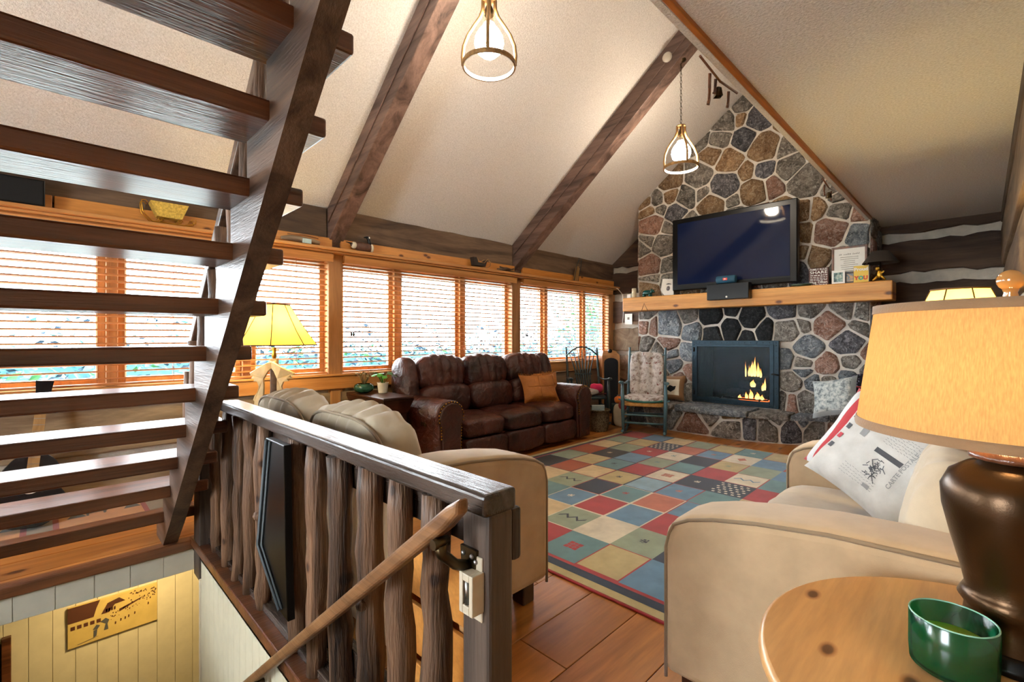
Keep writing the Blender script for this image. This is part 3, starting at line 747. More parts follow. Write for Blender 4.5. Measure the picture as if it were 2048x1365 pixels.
# ---- wall handrail going down
hr = thing('stair_handrail', 'narrow oak handrail sloping down the stairwell on bronze brackets', 'handrail', (.615, .8, .3))
s0 = lambda y: .915 - .772 * (y - .76)
MB().prism([(.758, s0(.758) - .030), (.755, s0(.755) + .002), (.80, s0(.80) + .010), (2.75, s0(2.75)), (2.75, s0(2.75) - .046), (.80, s0(.8) - .040)], .597, .633, 'x').build('rail', M['oak'], hr, bevel=.011, seg=3)
for y, xw, pz in ((.835, .700, 0), (2.05, .66, 0)):
    zr = s0(y) - .06
    br = MB().tube([(.614, y, zr + .004), (.618, y, zr - .02), (.655, y, zr - .055), (xw, y, zr - .075)], [.016, .013, .012, .014], 8).prism([(y - .02, zr - .13), (y + .02, zr - .13), (y + .028, zr - .03), (y - .028, zr - .03)], xw - .008, xw, 'x').build('bracket', M['bronze'], hr)
    for dz, dy in ((-.045, .015), (-.045, -.015), (-.118, 0)):
        MB().ball((xw - .009, y + dy, zr + dz), .006, 8, 5).build('screw', M['steel'], br)
    MB().tube([(.594, y, zr + .006), (.634, y, zr + .006)], .012, 8).build('saddle', M['bronze'], hr)
# putty coloured gate catch on the newel post
t = thing('gate_catch', 'putty coloured metal gate catch screwed to the newel post', 'catch', (.69, .80, .62))
b = MB(); x0, x1, y0, y1 = .664, .700, .787, .833
b.box(x0, x1, y0, y0 + .012, .635, .725).box(x0, x1, y1 - .012, y1, .635, .725).box(x0, x1, y0 + .012, y1 - .012, .635, .655).box(x0, x1, y0 + .012, y1 - .012, .708, .725)
b.build('housing', M['putty'], t, bevel=.002)
bx('mounting_tab', M['putty'], t, .695, .700, .79, .828, .61, .755, .004)
MB().tube([(.672, .813, .655), (.672, .813, .708)], .006, 8).build('roller', M['steel'], t)
MB().ball((.694, .81, .742), .006, 8, 5).build('screw', M['steel'], t)

# ---- picture on the basement wall
def quadpt(x0, x1, z0, z1, Yp):
    return lambda u, v: (x0 + (x1 - x0) * u, Yp, z0 + (z1 - z0) * v)
t = thing('ski_picture', 'sepia print of a ski lodge and skiers on the cream basement wall', 'picture', (.38, BW - .02, -.96))
bx('panel', plain('print_straw', '#c2a763', .6, var=.08), t, .128, .64, BW - .02, BW - .001, -.965, -.675, .002)
F = quadpt(.128, .64, -.965, -.675, BW - .0225); dk = plain('print_brown', '#4a2412', .7); gy = plain('print_grey', '#4a4a4c', .7)
def shp(b, pts, mi=0): b.add([F(*p) for p in pts], [tuple(range(len(pts)))], mi)
b = MB(); r = random.Random(5)
shp(b, [(0, .62), (.27, .62), (.30, .82), (.34, 1), (0, 1)]); shp(b, [(.35, .62), (.42, .86), (.55, .92), (.62, .80), (.50, .78), (.44, .62)])
for i in range(4): shp(b, [(.40 + i * .03, .64), (.42 + i * .03, .65), (.42 + i * .03, .73), (.40 + i * .03, .72)])
for i in range(5): x = .03 + i * .068; shp(b, [(x, .44), (x + .045, .44), (x + .045, .53), (x, .53)])
shp(b, [(.55, .55), (.80, .72), (.82, .76), (.55, .62)])
for i in range(50):
    x = r.uniform(.45, .98); z = .45 + (x - .45) * .55 + r.uniform(-.06, .10); s = r.uniform(.006, .016); shp(b, [(x, z), (x + s, z), (x + s, z + s * 2.4), (x, z + s * 2)])
for i in range(22):
    x = r.uniform(.6, .98); z = r.uniform(.74, .97); s = r.uniform(.01, .04); shp(b, [(x, z), (x + s, z - .01), (x + s * .8, z + .03)])
for x, z in ((.56, .30), (.61, .31), (.65, .33), (.72, .36), (.88, .5), (.50, .26)): shp(b, [(x, z), (x + .015, z), (x + .018, z + .06), (x + .004, z + .07)])
b.build('print', dk, t)
b = MB()
shp(b, [(.38, .20), (.43, .20), (.42, .34), (.44, .43), (.40, .50), (.34, .44), (.40, .36)]); shp(b, [(.26, .30), (.30, .40), (.34, .36), (.31, .28)]); shp(b, [(.27, .10), (.30, .12), (.31, .28), (.27, .27)]); shp(b, [(.10, .045), (.32, .10), (.32, .108), (.10, .055)])
b.build('skiers', gy, t)

# ================================================================== RUG
RC = dict(R='#a4323a', W='#d3ccba', C='#c9b48c', T='#5c8790', B='#5c86a8', N='#1e3047', G='#8a9a86', Y='#b6a778', O='#a04a24', P='#b56a55', K='#15131a', L='#7fa3b8')
RM = {k: fabric('rug_' + k, c, 1.0, 420, 0.6, 0.16, 0.3) for k, c in RC.items()}
keys = list(RC); ki = {k: i for i, k in enumerate(keys)}
ROWS = ['NCTGKGOCGR', 'GOBCOYKGYB', 'TYTGCTBRNC', 'YCBNYRGWPG', 'RGRTLWTNBY', 'TWBPBNRYWT', 'YGRBTNWGBY', 'BNGWCRTBOG']
rug = thing('rug', 'patchwork wool rug of red, blue, cream and green squares', 'rug', (3.7, 2.0, 0))
RX0, RX1, RY0, RY1 = 1.92, 5.56, .93, 3.35
bx('binding', RM['R'], rug, RX0 - .012, RX1 + .012, RY0 - .012, RY1 + .012, 0, .010, .004)
b = MB()
def rq(x0, x1, y0, y1, z, k): b.add([(x0, y0, z), (x1, y0, z), (x1, y1, z), (x0, y1, z)], [(0, 1, 2, 3)], ki[k])
rq(RX0, RX1, RY0, RY1, .0120, 'Y'); rq(RX0 + .055, RX1 - .02, RY0 + .05, RY1 - .05, .0126, 'N'); rq(RX0 + .115, RX1 - .03, RY0 + .09, RY1 - .09, .0132, 'R')
PX, PY, GX, GY = .347, .277, 2.06, 3.24
white_line = {(1, 4), (2, 4), (3, 4), (2, 5), (3, 5), (1, 5), (2, 3)}
for j, row in enumerate(ROWS):
    for i, k in enumerate(row):
        x0, x1 = GX + i * PX, GX + (i + 1) * PX; y1, y0 = GY - j * PY, GY - (j + 1) * PY
        lw = .009; x1 = min(x1, RX1 - .03)
        rq(x0, x1, y0, y1, .0136, 'W' if (i, j) in white_line else ('R' if (i + j) % 3 == 0 else ('N' if i > 3 and j < 5 else k)))
        rq(x0 + lw, x1 - lw, y0 + lw, y1 - lw, .0142, k)
def mot(i, j, kind, k):
    cx, cy = GX + (i + .5) * PX, GY - (j + .5) * PY
    if kind == 'zig':
        pts = [(-.10 + q * .04, (.025 if q % 2 else -.025)) for q in range(6)]
        for (u0, v0), (u1, v1) in zip(pts, pts[1:]): b.add([(cx + v0 - .012, cy - u0, .0148), (cx + v0 + .012, cy - u0, .0148), (cx + v1 + .012, cy - u1, .0148), (cx + v1 - .012, cy - u1, .0148)], [(0, 1, 2, 3)], ki[k])
    elif kind == 'sq':
        s = .045
        for u in range(3):
            for v in range(3):
                if (u + v) % 2 == 0: rq(cx + (u - 1.5) * s * .67, cx + (u - .5) * s * .67, cy + (v - 1.5) * s * .67, cy + (v - .5) * s * .67, .0148, k)
                else: rq(cx + (u - 1.4) * s * .67, cx + (u - .6) * s * .67, cy + (v - 1.4) * s * .67, cy + (v - .6) * s * .67, .0148, k)
    elif kind == 'chk':
        for u in range(6):
            for v in range(5):
                rq(cx - .15 + u * .053, cx - .125 + u * .053, cy - .115 + v * .05 + (u % 2) * .02, cy - .092 + v * .05 + (u % 2) * .02, .0148, k)
    elif kind == 'paw':
        for a in range(5):
            q = a / 4 * PI - .2; rq(cx + .022 * math.cos(q) - .006, cx + .03 * math.cos(q) + .006, cy + .022 * math.sin(q) - .006, cy + .03 * math.sin(q) + .006, .0148, k)
        rq(cx - .014, cx + .010, cy - .012, cy + .012, .0148, k)
    elif kind == 'dia':
        b.add([(cx - .07, cy, .0148), (cx, cy - .045, .0148), (cx + .07, cy, .0148), (cx, cy + .045, .0148)], [(0, 1, 2, 3)], ki[k])
for a in ((1, 4, 'zig', 'N'), (3, 2, 'zig', 'N'), (6, 6, 'zig', 'B'), (0, 5, 'sq', 'R'), (5, 4, 'sq', 'P'), (5, 6, 'chk', 'W'), (8, 2, 'chk', 'W'), (1, 6, 'paw', 'N'), (2, 3, 'paw', 'W'), (3, 4, 'paw', 'R'),
          (4, 3, 'paw', 'N'), (5, 2, 'paw', 'N'), (6, 3, 'paw', 'T'), (7, 2, 'paw', 'W'), (7, 3, 'paw', 'T'), (6, 1, 'paw', 'C'), (7, 5, 'paw', 'G'), (8, 5, 'dia', 'P'), (5, 5, 'paw', 'W'), (4, 5, 'paw', 'P'), (9, 5, 'paw', 'W'), (8, 4, 'paw', 'P')): mot(*a)
b.build('pile', [RM[k] for k in keys], rug)

# small lodge rug under the stairs
t = thing('lodge_rug', 'tan lodge runner with moose and dark red bands below the stairs', 'rug', (.0, 4.3, 0))
c1, c2, c3, c4 = fabric('runner_tan', '#b07a48', 1), fabric('runner_red', '#7a2a22', 1), fabric('runner_grey', '#77695c', 1), fabric('runner_dark', '#3d342a', 1)
b = MB().box(-1.2, .78, 4.02, 4.58, 0, .009)
def q2(x0, x1, y0, y1, k): b.add([(x0, y0, .0098), (x1, y0, .0098), (x1, y1, .0098), (x0, y1, .0098)], [(0, 1, 2, 3)], k)
for x in (-.62, -.10, .52): q2(x, x + .03, 4.02, 4.58, 1); q2(x + .03, x + .15, 4.02, 4.58, 2); q2(x + .15, x + .18, 4.02, 4.58, 1)
for x in (-.40, .22):      # moose between fir trees
    for dx in (-.10, .20): b.add([(x + dx, 4.40, .0102), (x + dx + .10, 4.40, .0102), (x + dx + .05, 4.56, .0102)], [(0, 1, 2)], 3)
    for p in ([(0, .05), (.11, .05), (.13, .09), (.17, .10), (.16, .13), (.12, .14), (0, .11)], [(0, 0), (.012, 0), (.015, .06), (0, .06)], [(.09, 0), (.102, 0), (.11, .06), (.09, .06)], [(.12, .14), (.15, .14), (.17, .18), (.13, .16), (.10, .19)]):
        b.add([(x + u, 4.40 + v, .0102) for u, v in p], [tuple(range(len(p)))], 3)
b.build('runner', [c1, c2, c3, c4], t)

# ================================================================== CREAM SOFAS
def couch(name, label, loc, rz, w, d, az=0.0, nb=2, backtop=.93):
    t = thing(name, label, 'sofa', loc, rz); aw = .23; Mn = M['cream']
    MB().box(aw - .02, w - aw + .02, .06, d - .04, .12, .30).build('base', Mn, t, False, .02)
    MB().box(.03, w - .03, 0, .17, .12, .70).build('back', Mn, t, False, .05, 4)
    prof = [(.04, .11), (d, .11), (d, .55 + az), (d - .012, .60 + az), (d - .04, .635 + az), (d - .09, .662 + az), (d - .17, .685 + az), (d - .30, .708 + az), (d - .48, .728 + az), (.04, .74 + az)]
    for x0 in (0, w - aw):
        a = MB().prism(prof, x0, x0 + aw, 'x', smooth=True).build('arm', Mn, t, False, .035, 4)
        for x in (x0 + .016, x0 + aw - .016):
            sg = -1 if x < x0 + aw / 2 else 1
            MB().tube([(x + sg * .010, y - (.012 if y > d - .03 else 0), z - .014) for y, z in prof[1:]], .0065, 6).build('piping', M['piping'], a, False)
    sw = (w - 2 * aw) / nb
    for k in range(nb):
        cx = aw + sw * (k + .5)
        MB().cushion((cx, d * .56, .385), (sw / 2 - .004, d * .40, .095), 6, 12, wr=.008, seed=k).build('seat_cushion', M['cream_grey'], t, False)
    for k in range(nb):
        cx = aw + sw * (k + .5) + (0 if nb == 1 else (-.03 if k == 0 else .03))
        Mx = TR(cx, .205, .30 + (backtop - .30) / 2) @ RX(.20)
        hz_ = (backtop - .40) / 2
        def pinch(p, hz_=hz_):
            k2 = max(0.0, p[2] / hz_); return (p[0] + .006 * math.sin(p[0] * 55) * k2, p[1] * (1 + .10 * math.sin(p[0] * 70) * k2), p[2] + .010 * math.sin(p[0] * 60 + p[1] * 9) * k2)
        c = MB().cushion((0, 0, 0), (sw / 2 + .02, .125, hz_ + .04), 3.6, 22, Mx, .010, k + 5, fn=pinch).build('back_cushion', M['cream_grey'], t, False)
        e = 3.6; loop = []
        for i in range(60):
            q = 2 * PI * i / 60; cu, su = math.cos(q), math.sin(q); L = (abs(cu) ** e + abs(su) ** e) ** (1 / e)
            loop.append(Mx @ Vector(((sw / 2 + .022) * cu / L * .985, -.085, (hz_ + .042) * su / L * .96)))
        MB().tube(loop, .007, 6, closed=True).build('piping', M['piping'], c, False)
    for x in (.05, w - .13):
        for y in (.06, d - .12):
            MB().prism([(x, y), (x + .075, y), (x + .075, y + .075), (x, y + .075)], 0, .115, 'z').build('foot', M['darkwood'], t, False, .006)
    return t
sofaA = couch('cream_sofa', 'cream sofa with its back to the log balustrade', (.865, 3.36, 0), -PI / 2, 1.91, .835, .035, backtop=.955)
sofaB = couch('cream_loveseat', 'cream loveseat behind the round pine table, holding printed pillows', (1.5, -.135, 0), 0, 1.65, .91, 0, backtop=.92)

# ================================================================== LEATHER SOFA
t = thing('leather_sofa', 'dark oxblood leather three seat sofa with nail head arms under the windows', 'sofa', (3.68, 3.95, 0))
Lm = M['leather']
bx('base', Lm, t, 2.80, 4.58, 3.55, 4.38, .04, .28, .02)
bx('back_frame', Lm, t, 2.62, 4.76, 4.22, 4.42, .10, .92, .06, seg=4)
sx0, sw = 2.83, (4.55 - 2.83) / 3
for k in range(3):
    cx = sx0 + sw * (k + .5)
    MB().cushion((cx, 3.49, .165), (sw / 2 - .003, .065, .115), 5, 12, wr=.010, seed=k + 1, fr=5).build('footrest_panel', Lm, t)
    def crown(p): return (p[0], p[1], p[2] + .012 * math.cos(p[0] * 5.5) + .006 * math.sin(p[1] * 26))
    MB().cushion((cx, 3.77, .365), (sw / 2 - .002, .345, .105), 4.5, 18, wr=.014, seed=k + 20, fn=crown, fr=5).build('seat_cushion', Lm, t)
    cx = 2.72 + (4.67 - 2.72) / 3 * (k + .5); bw = (4.67 - 2.72) / 6
    MB().cushion((0, 0, 0), (bw - .002, .15, .17), 3.6, 16, TR(cx, 4.09, .585) @ RX(-.15), .014, k + 30).build('lumbar_cushion', Lm, t)
    def gather(p): return (p[0], p[1] * (1 + .06 * math.sin(p[0] * 60)), p[2] + .010 * math.sin(p[0] * 48) * (1 if p[2] < 0 else .4))
    MB().cushion((0, 0, 0), (bw + .004, .165, .20), 3.0, 20, TR(cx, 4.19, .86) @ RX(-.18), .020, k + 40, fn=gather).build('headrest_cushion', Lm, t)
for x in (2.645, 4.735): MB().cushion((0, 0, 0), (.10, .17, .29), 2.8, 14, TR(x, 4.20, .76) @ RX(-.15), .012, 3).build('back_wing', Lm, t)
def armprof(x0, s):
    pr = [(-.12, .03), (.12, .03), (.13, .30), (.135, .44)]
    for i in range(9):
        q = -.3 + (PI + .6) * i / 8; pr.append((.165 * math.cos(q), .53 + .145 * math.sin(q)))
    pr += [(-.135, .44), (-.13, .30)]
    return [(x0 + s * p[0], p[1]) for p in pr]
for x0 in (2.665, 4.71):
    a = MB().prism(armprof(x0, 1), 3.46, 4.32, 'y', smooth=True).build('arm', Lm, t, bevel=.02, seg=3)
    MB().prism([(x0 + (x - x0) * .80, .05 + (z - .03) * .93) for x, z in armprof(x0, 1)], 3.435, 3.47, 'y', smooth=True).build('arm_front', Lm, a, bevel=.012, seg=3)
    b = MB(); pr = armprof(x0, 1)[1:]; pr = [(x0 + (x - x0) * .86, .045 + (z - .03) * .955) for x, z in pr]
    for (xa, za), (xb, zb) in zip(pr, pr[1:]):
        L = math.hypot(xb - xa, zb - za); n = max(1, int(L / .026))
        for i in range(n): b.ball((xa + (xb - xa) * i / n, 3.448, za + (zb - za) * i / n), .0065, 6, 4)
    o = b.build('nail_heads', M['brass'], a, kind='stuff')
bx('recline_pull', M['bronze'], t, 2.520, 2.535, 3.66, 3.74, .42, .50, .004)
# tan hide pillows
for k, (x, y, z, rz, w, lab) in enumerate(((4.30, 3.83, .635, -.30, .50, 'tan leather pillow with fringe lying on the leather sofa, nearer the middle'), (4.50, 3.93, .645, -.38, .44, 'tan leather pillow tucked behind another at the leather sofa arm'))):
    t = thing('leather_pillow', lab, 'pillow', (x, y, z - .17), group='tan pillows on the leather sofa')
    Mx = TR(x, y, z) @ RZ(rz) @ RX(-.45)
    p = MB().pillow(w, .36, .16, 14, Mx, wr=.012, seed=k).build('cover', M['tanleather'], t)
    MB().tube([Mx @ Vector((-.03, -.083, v)) for v in (-.16, 0, .16)], .004, 5).tube([Mx @ Vector((u, -.083, .0)) for u in (-.2, 0, .2)], .003, 5).build('seam', M['tanleather'], p)
    b = MB(); r = random.Random(k)
    for i in range(70):
        q = i / 70; u = -1 + 2 * q; s = -1 if i % 2 else 1; e = Vector((u * w / 2 * .98, 0, s * .18 * (1 - .10 * (1 - u * u))))
        b.tube([Mx @ e, Mx @ (e + Vector((r.uniform(-.01, .01), r.uniform(-.01, .01), s * .022)))], .0028, 4)
    b.build('fringe', M['tanleather'], p, kind='stuff')

# ---- dark end table between sofas, two plants
t = thing('end_table', 'dark cherry end table with flared top between the two sofas', 'table', (2.38, 4.2, 0))
bx('top', M['darkwood'], t, 2.17, 2.49, 3.80, 4.54, .675, .70, .006)
MB().add([(2.17, 3.80, .675), (2.49, 3.80, .675), (2.49, 4.54, .675), (2.17, 4.54, .675), (2.215, 3.86, .54), (2.46, 3.86, .54), (2.46, 4.50, .54), (2.215, 4.50, .54)],
         [(0, 1, 5, 4), (1, 2, 6, 5), (2, 3, 7, 6), (3, 0, 4, 7), (4, 5, 6, 7)]).build('flared_apron', M['darkwood'], t)
bx('cabinet', M['darkwood'], t, 2.22, 2.455, 3.87, 4.49, .05, .54, .006)
bx('door_panel', M['darkwood'], t, 2.25, 2.43, 3.858, 3.87, .12, .48, .005)
bx('plinth', M['darkwood'], t, 2.20, 2.475, 3.85, 4.51, 0, .05, .006)
def plant(name, label, c, potm, potprof, leafm, nst, h, spread, lsz, seed, soil='#4a3522'):
    t = thing(name, label, 'plant', c); r = random.Random(seed)
    MB().lathe(potprof, 20, c, cap0=True).build('pot', potm, t)
    rr, zz = potprof[-1]; MB().lathe([(rr * .92, zz - .012), (.001, zz - .008)], 16, c).build('soil', plain('soil', soil, .95), t)
    for k in range(nst):
        q = 2 * PI * k / nst + r.uniform(-.4, .4); s = r.uniform(.3, 1) * spread; hh = h * r.uniform(.55, 1)
        tip = Vector((c[0] + s * math.cos(q), c[1] + s * math.sin(q), c[2] + zz + hh))
        base = Vector((c[0] + .01 * math.cos(q), c[1] + .01 * math.sin(q), c[2] + zz - .01))
        mid = base.lerp(tip, .5) + Vector((0, 0, hh * .2))
        st_ = MB().tube([base, mid, tip], [.003, .0025, .0018], 5).build('stem', leafm, t)
        Mx = TR(*tip) @ RZ(q) @ RY(r.uniform(-.2, .6)); n = 10
        vs = [(lsz * .5 + lsz * .5 * math.cos(2 * PI * i / n), lsz * .48 * math.sin(2 * PI * i / n), -.15 * lsz * math.cos(2 * PI * i / n)) for i in range(n)] + [(lsz * .45, 0, .10 * lsz)]
        MB().add(vs, [(i, (i + 1) % n, n) for i in range(n)], 0, True, Mx).build('leaf', leafm, t)
gl = plain('leaf_bright', '#4f9a3c', .45, var=.25); gd = plain('leaf_dry', '#7a6a45', .7, var=.3)
plant('potted_plant', 'round leaved green plant in a small white pot', (2.40, 4.22, .70), plain('white_pot', '#ded6c6', .5), [(.040, 0), (.044, .01), (.055, .10), (.058, .105), (.054, .105)], gl, 16, .10, .11, .055, 4)
pot = plain('jade_glaze', '#1d4a3a', .15, var=.35, scale=20)
plant('succulent_bowl', 'straggly dry succulent in a ribbed dark green bowl', (2.27, 4.36, .70), pot, [(.04, 0), (.085, .02), (.10, .05), (.088, .085), (.07, .092)], gd, 26, .13, .12, .028, 9)

# ================================================================== ROCKING CHAIRS
def rocking_chair(label, loc, rz, style):
    t = thing('rocking_chair', label, 'chair', loc, rz, 'rocking chairs by the hearth')
    m = M['teal'] if style == 'ladder' else M['teal_d']; W = .25; top = 1.10
    for s in (-1, 1):
        run = [(s * W, y, .018 + .10 * ((y + .02) / .5) ** 2) for y in [-.40 + .76 * i / 12 for i in range(13)]]
        MB().tube(run, .017, 8).build('rocker', m, t, False)
        MB().tube([(s * W, .22, .04), (s * (W + .012), .225, .40), (s * (W + .012), .23, .655)], [.019, .024, .017], 10).build('front_leg', m, t, False)
        MB().tube([(s * (W - .01), -.20, .04), (s * (W - .01), -.23, .42), (s * (W - .015), -.34, .80), (s * (W - .012), -.42, top - .05), (s * (W - .012), -.43, top - .02), (s * (W - .012), -.435, top)], [.018, .021, .018, .015, .011, .016], 10).build('back_post', m, t, False)
        a = [(s * (W - .012), -.30, .655), (s * (W + .005), -.05, .64), (s * (W + .02), .12, .655), (s * (W + .025), .25, .675), (s * (W + .025), .29, .668)]
        MB().tube(a, [.016, .018, .022, .032, .026], 10, flat=.55).build('arm', m, t, False)
        for z in (.17, .27): MB().tube([(s * W, -.20, z), (s * W, .22, z)], .011, 8).build('side_stretcher', m, t, False)
    for z in (.16, .26): MB().tube([(-W, .22, z), (W, .22, z)], .012, 8).build('stretcher', m, t, False)
    MB().tube([(-W, -.21, .22), (W, -.21, .22)], .012, 8).build('stretcher', m, t, False)
    if style == 'ladder':
        MB().cushion((0, .01, .395), (W + .005, .235, .030), 6, 10).build('seat', M['rush'], t, False)
        for z, y, hh in ((.62, -.30, .03), (.82, -.355, .03), (1.0, -.405, .03)):
            MB().tube([(-W + .01, y, z), (-W * .5, y - .02, z + .006), (0, y - .026, z + .01), (W * .5, y - .02, z + .006), (W - .01, y, z)], .026, 8, flat=.25).build('slat', m, t, False)
        cm = NT('floral_cushion').set(.9, 0, .1); v = cm.coords()
        c = cm.ramp(cm.noise(v, 16, 4, .7), [(.35, '#7d6f66'), (.48, '#b7b0ab'), (.62, '#c9c4bf'), (.74, '#7b8288')]); cm.col(cm.mix(cm.ramp(cm.noise(v, 26, 2), [(.62, (0, 0, 0)), (.70, (1, 1, 1))]), c, lin('#7a4a42'))); cm.bump(cm.noise(v, 200, 2), .2, .003); cm = cm.mat
        def tuft(p):
            g = sum(math.exp(-((p[0] - x0) / .028) ** 2) for x0 in (-.075, .075)) + .6 * sum(math.exp(-((p[2] - z0) / .025) ** 2) for z0 in (-.10, .07)) * (1 if abs(p[0]) < .09 else .2)
            return (p[0], p[1] * (1 - .45 * min(1, g)), p[2])
        cb = MB().cushion((0, 0, 0), (.218, .062, .30), 6.5, 26, TR(0, -.270, .745) @ RX(.27), .006, 2, fn=tuft).build('back_cushion', cm, t, False)
        def drop(p): return (p[0] * (1 + .06 * (p[1] > 0)), p[1], p[2] - .012 * math.cos(p[0] * 14) * (p[1] > .1))
        cs = MB().cushion((0, .02, .455), (.238, .228, .036), 5.5, 18, None, .006, 3, fn=drop).build('seat_cushion', cm, t, False)
        MB().tube([(-.225, .23, .45), (-.10, .245, .435), (.0, .245, .43), (.10, .245, .435), (.225, .23, .45)], .013, 8).build('cushion_edge', plain('cushion_green', '#2f6b62', .8), cs, False)
        for s in (-1, 1): MB().tube([(s * .22, .18, .46), (s * .27, .235, .44), (s * .31, .25, .46)], .010, 6).build('cushion_tie', m, cs, False)
    else:
        MB().cushion((0, .0, .40), (W + .01, .245, .024), 5, 10).build('seat', m, t, False)
        cr = [(-W + .012, -.385, .98), (-.15, -.40, 1.06), (-.07, -.41, 1.10), (0, -.412, 1.11), (.07, -.41, 1.10), (.15, -.40, 1.06), (W - .012, -.385, .98)]
        MB().tube(cr, .030, 10, flat=.4).build('crest_rail', m, t, False)
        for i in range(7):
            u = (i - 3) / 3
            MB().tube([(u * .10, -.20, .42), (u * .10, -.27, .62), (u * .105, -.31, .72), (u * .19, -.40, 1.06 - .06 * u * u)], [.007, .012, .012, .006], 6).build('spindle', m, t, False)
        MB().tube([(-.13, -.30, .70), (.13, -.30, .70)], .012, 8).build('lower_rail', m, t, False)
    return t
rocking_chair('blue green ladder back rocking chair with tufted floral cushion on the rug', (5.55, 3.10, .012), math.radians(115), 'ladder')
rocking_chair('dark green spindle back rocking chair by the window beyond the leather sofa', (5.60, 4.06, 0), math.radians(137), 'arrow')

# ================================================================== FIRE
fs = thing('fire_screen', 'black steel fireplace door with mesh screen and riveted frame', 'fire screen', (6.39, 2.3, .37))
b = MB(); o0, o1, p0, p1 = 1.755, 2.84, .375, 1.215
b.box(6.365, 6.415, o0, o0 + .06, p0, p1).box(6.365, 6.415, o1 - .06, o1, p0, p1).box(6.365, 6.415, o0 + .06, o1 - .06, p1 - .06, p1).box(6.365, 6.415, o0 + .06, o1 - .06, p0, p0 + .05)
b.build('frame', M['iron'], fs, bevel=.004)
b = MB(); b.box(6.352, 6.368, o0 + .055, o0 + .10, p0 + .04, p1 - .05).box(6.352, 6.368, o1 - .075, o1 - .045, p0 + .04, p1 - .05).box(6.352, 6.368, o0 + .10, o1 - .075, p1 - .085, p1 - .05).box(6.352, 6.368, o0 + .10, o1 - .075, p0 + .04, p0 + .075)
dr = b.build('door', M['iron'], fs, bevel=.003)
ms = NT('fire_mesh'); ms.t.nodes.remove(ms.b)
d_ = ms.n('ShaderNodeBsdfPrincipled'); d_.inputs['Base Color'].default_value = lin('#20323d'); d_.inputs['Roughness'].default_value = .5
tr_ = ms.n('ShaderNodeBsdfTransparent'); mx_ = ms.n('ShaderNodeMixShader'); mx_.inputs[0].default_value = .42
ms.l(tr_.outputs[0], mx_.inputs[1]); ms.l(d_.outputs[0], mx_.inputs[2]); ms.l(mx_.outputs[0], ms.out.inputs[0])
MB().add([(6.36, o0 + .09, p0 + .07), (6.36, o1 - .07, p0 + .07), (6.36, o1 - .07, p1 - .08), (6.36, o0 + .09, p1 - .08)], [(0, 1, 2, 3)]).build('mesh_screen', ms.mat, dr)
MB().tube([(6.345, o0 + .075, .80), (6.33, o0 + .03, .80), (6.345, o0 - .01, .79)], .009, 8).build('latch', M['black'], dr)
for z in (1.09, .50): MB().tube([(6.355, o1 - .03, z - .03), (6.355, o1 - .03, z + .03)], .010, 8).build('hinge', M['black'], dr)
b = MB()
for i in range(15):
    y = o0 + .03 + i * (o1 - o0 - .06) / 14; b.ball((6.362, y, p1 - .028), .006, 6, 4).ball((6.362, y, p0 + .022), .006, 6, 4)
for i in range(1, 11):
    z = p0 + .03 + i * .075; b.ball((6.362, o0 + .028, z), .006, 6, 4).ball((6.362, o1 - .028, z), .006, 6, 4)
b.build('rivets', M['iron'], fs, kind='stuff')
g = thing('fire_grate', 'iron grate holding charred logs in the firebox', 'grate', (6.75, 2.25, .40))
for x in (6.62, 6.72, 6.82, 6.9): MB().tube([(x, 1.95, .50), (x, 1.95, .44), (x, 2.1, .435), (x, 2.5, .435), (x, 2.65, .44), (x, 2.65, .50)], .010, 6).build('bar', M['black'], g)
for y in (2.05, 2.55): MB().tube([(6.60, y, .40), (6.60, y, .43), (6.92, y, .43), (6.92, y, .40)], .010, 6).build('leg', M['black'], g)
ch = stone('char', '#0a0908', '#221a16', '#3a332e')
for k, (a, c, rr, lab) in enumerate((((6.68, 1.98, .50), (6.74, 2.50, .49), .055, 'charred log lowest on the grate, nearest the screen'), ((6.84, 2.02, .50), (6.80, 2.48, .50), .05, 'charred log at the back of the grate'),
                                     ((6.66, 2.02, .61), (6.86, 2.36, .60), .05, 'charred log lying across two lower logs'), ((6.80, 1.95, .69), (6.72, 2.32, .71), .045, 'topmost charred log under the tall flame'))):
    r = random.Random(k); A, B = Vector(a), Vector(c)
    tag(MB().tube([A.lerp(B, i / 5) + Vector((0, 0, r.uniform(-.008, .008))) for i in range(6)], [rr * r.uniform(.88, 1.1) for i in range(6)], 10).build('fire_log', ch), lab, 'log', 'logs in the firebox')
fm = NT('flame').set(.5); tc = fm.n('ShaderNodeTexCoord'); sx = fm.n('ShaderNodeSeparateXYZ'); fm.l(tc.outputs['Generated'], sx.inputs[0])
cr = fm.ramp(sx.outputs['Z'], [(0.0, (1.0, .62, .20)), (.5, (1.0, .45, .10)), (1.0, (.75, .18, .03))]); fm.l(cr, fm.b.inputs['Emission Color']); fm.b.inputs['Emission Strength'].default_value = 2.6; fm.b.inputs['Base Color'].default_value = (0, 0, 0, 1)
fl = thing('fire_flames', 'orange flames licking up between the charred logs', 'fire', (6.7, 2.15, .43))
def flame(cx, cy, z0, h, w, seed):
    r = random.Random(seed); k = 9; pts = []; R = []
    for i in range(k): s = i / (k - 1); pts.append((cx + r.uniform(-.006, .006), cy + .25 * w * math.sin(s * 4 + seed) * s, z0 + h * s)); R.append(max(.002, w * (math.sin(PI * min(1, s * .8 + .22)) ** 1.3)) * (1 - s * .35) if i < k - 1 else .001)
    MB().tube(pts, R, 8, flat=.5).build('flame', fm.mat, fl)
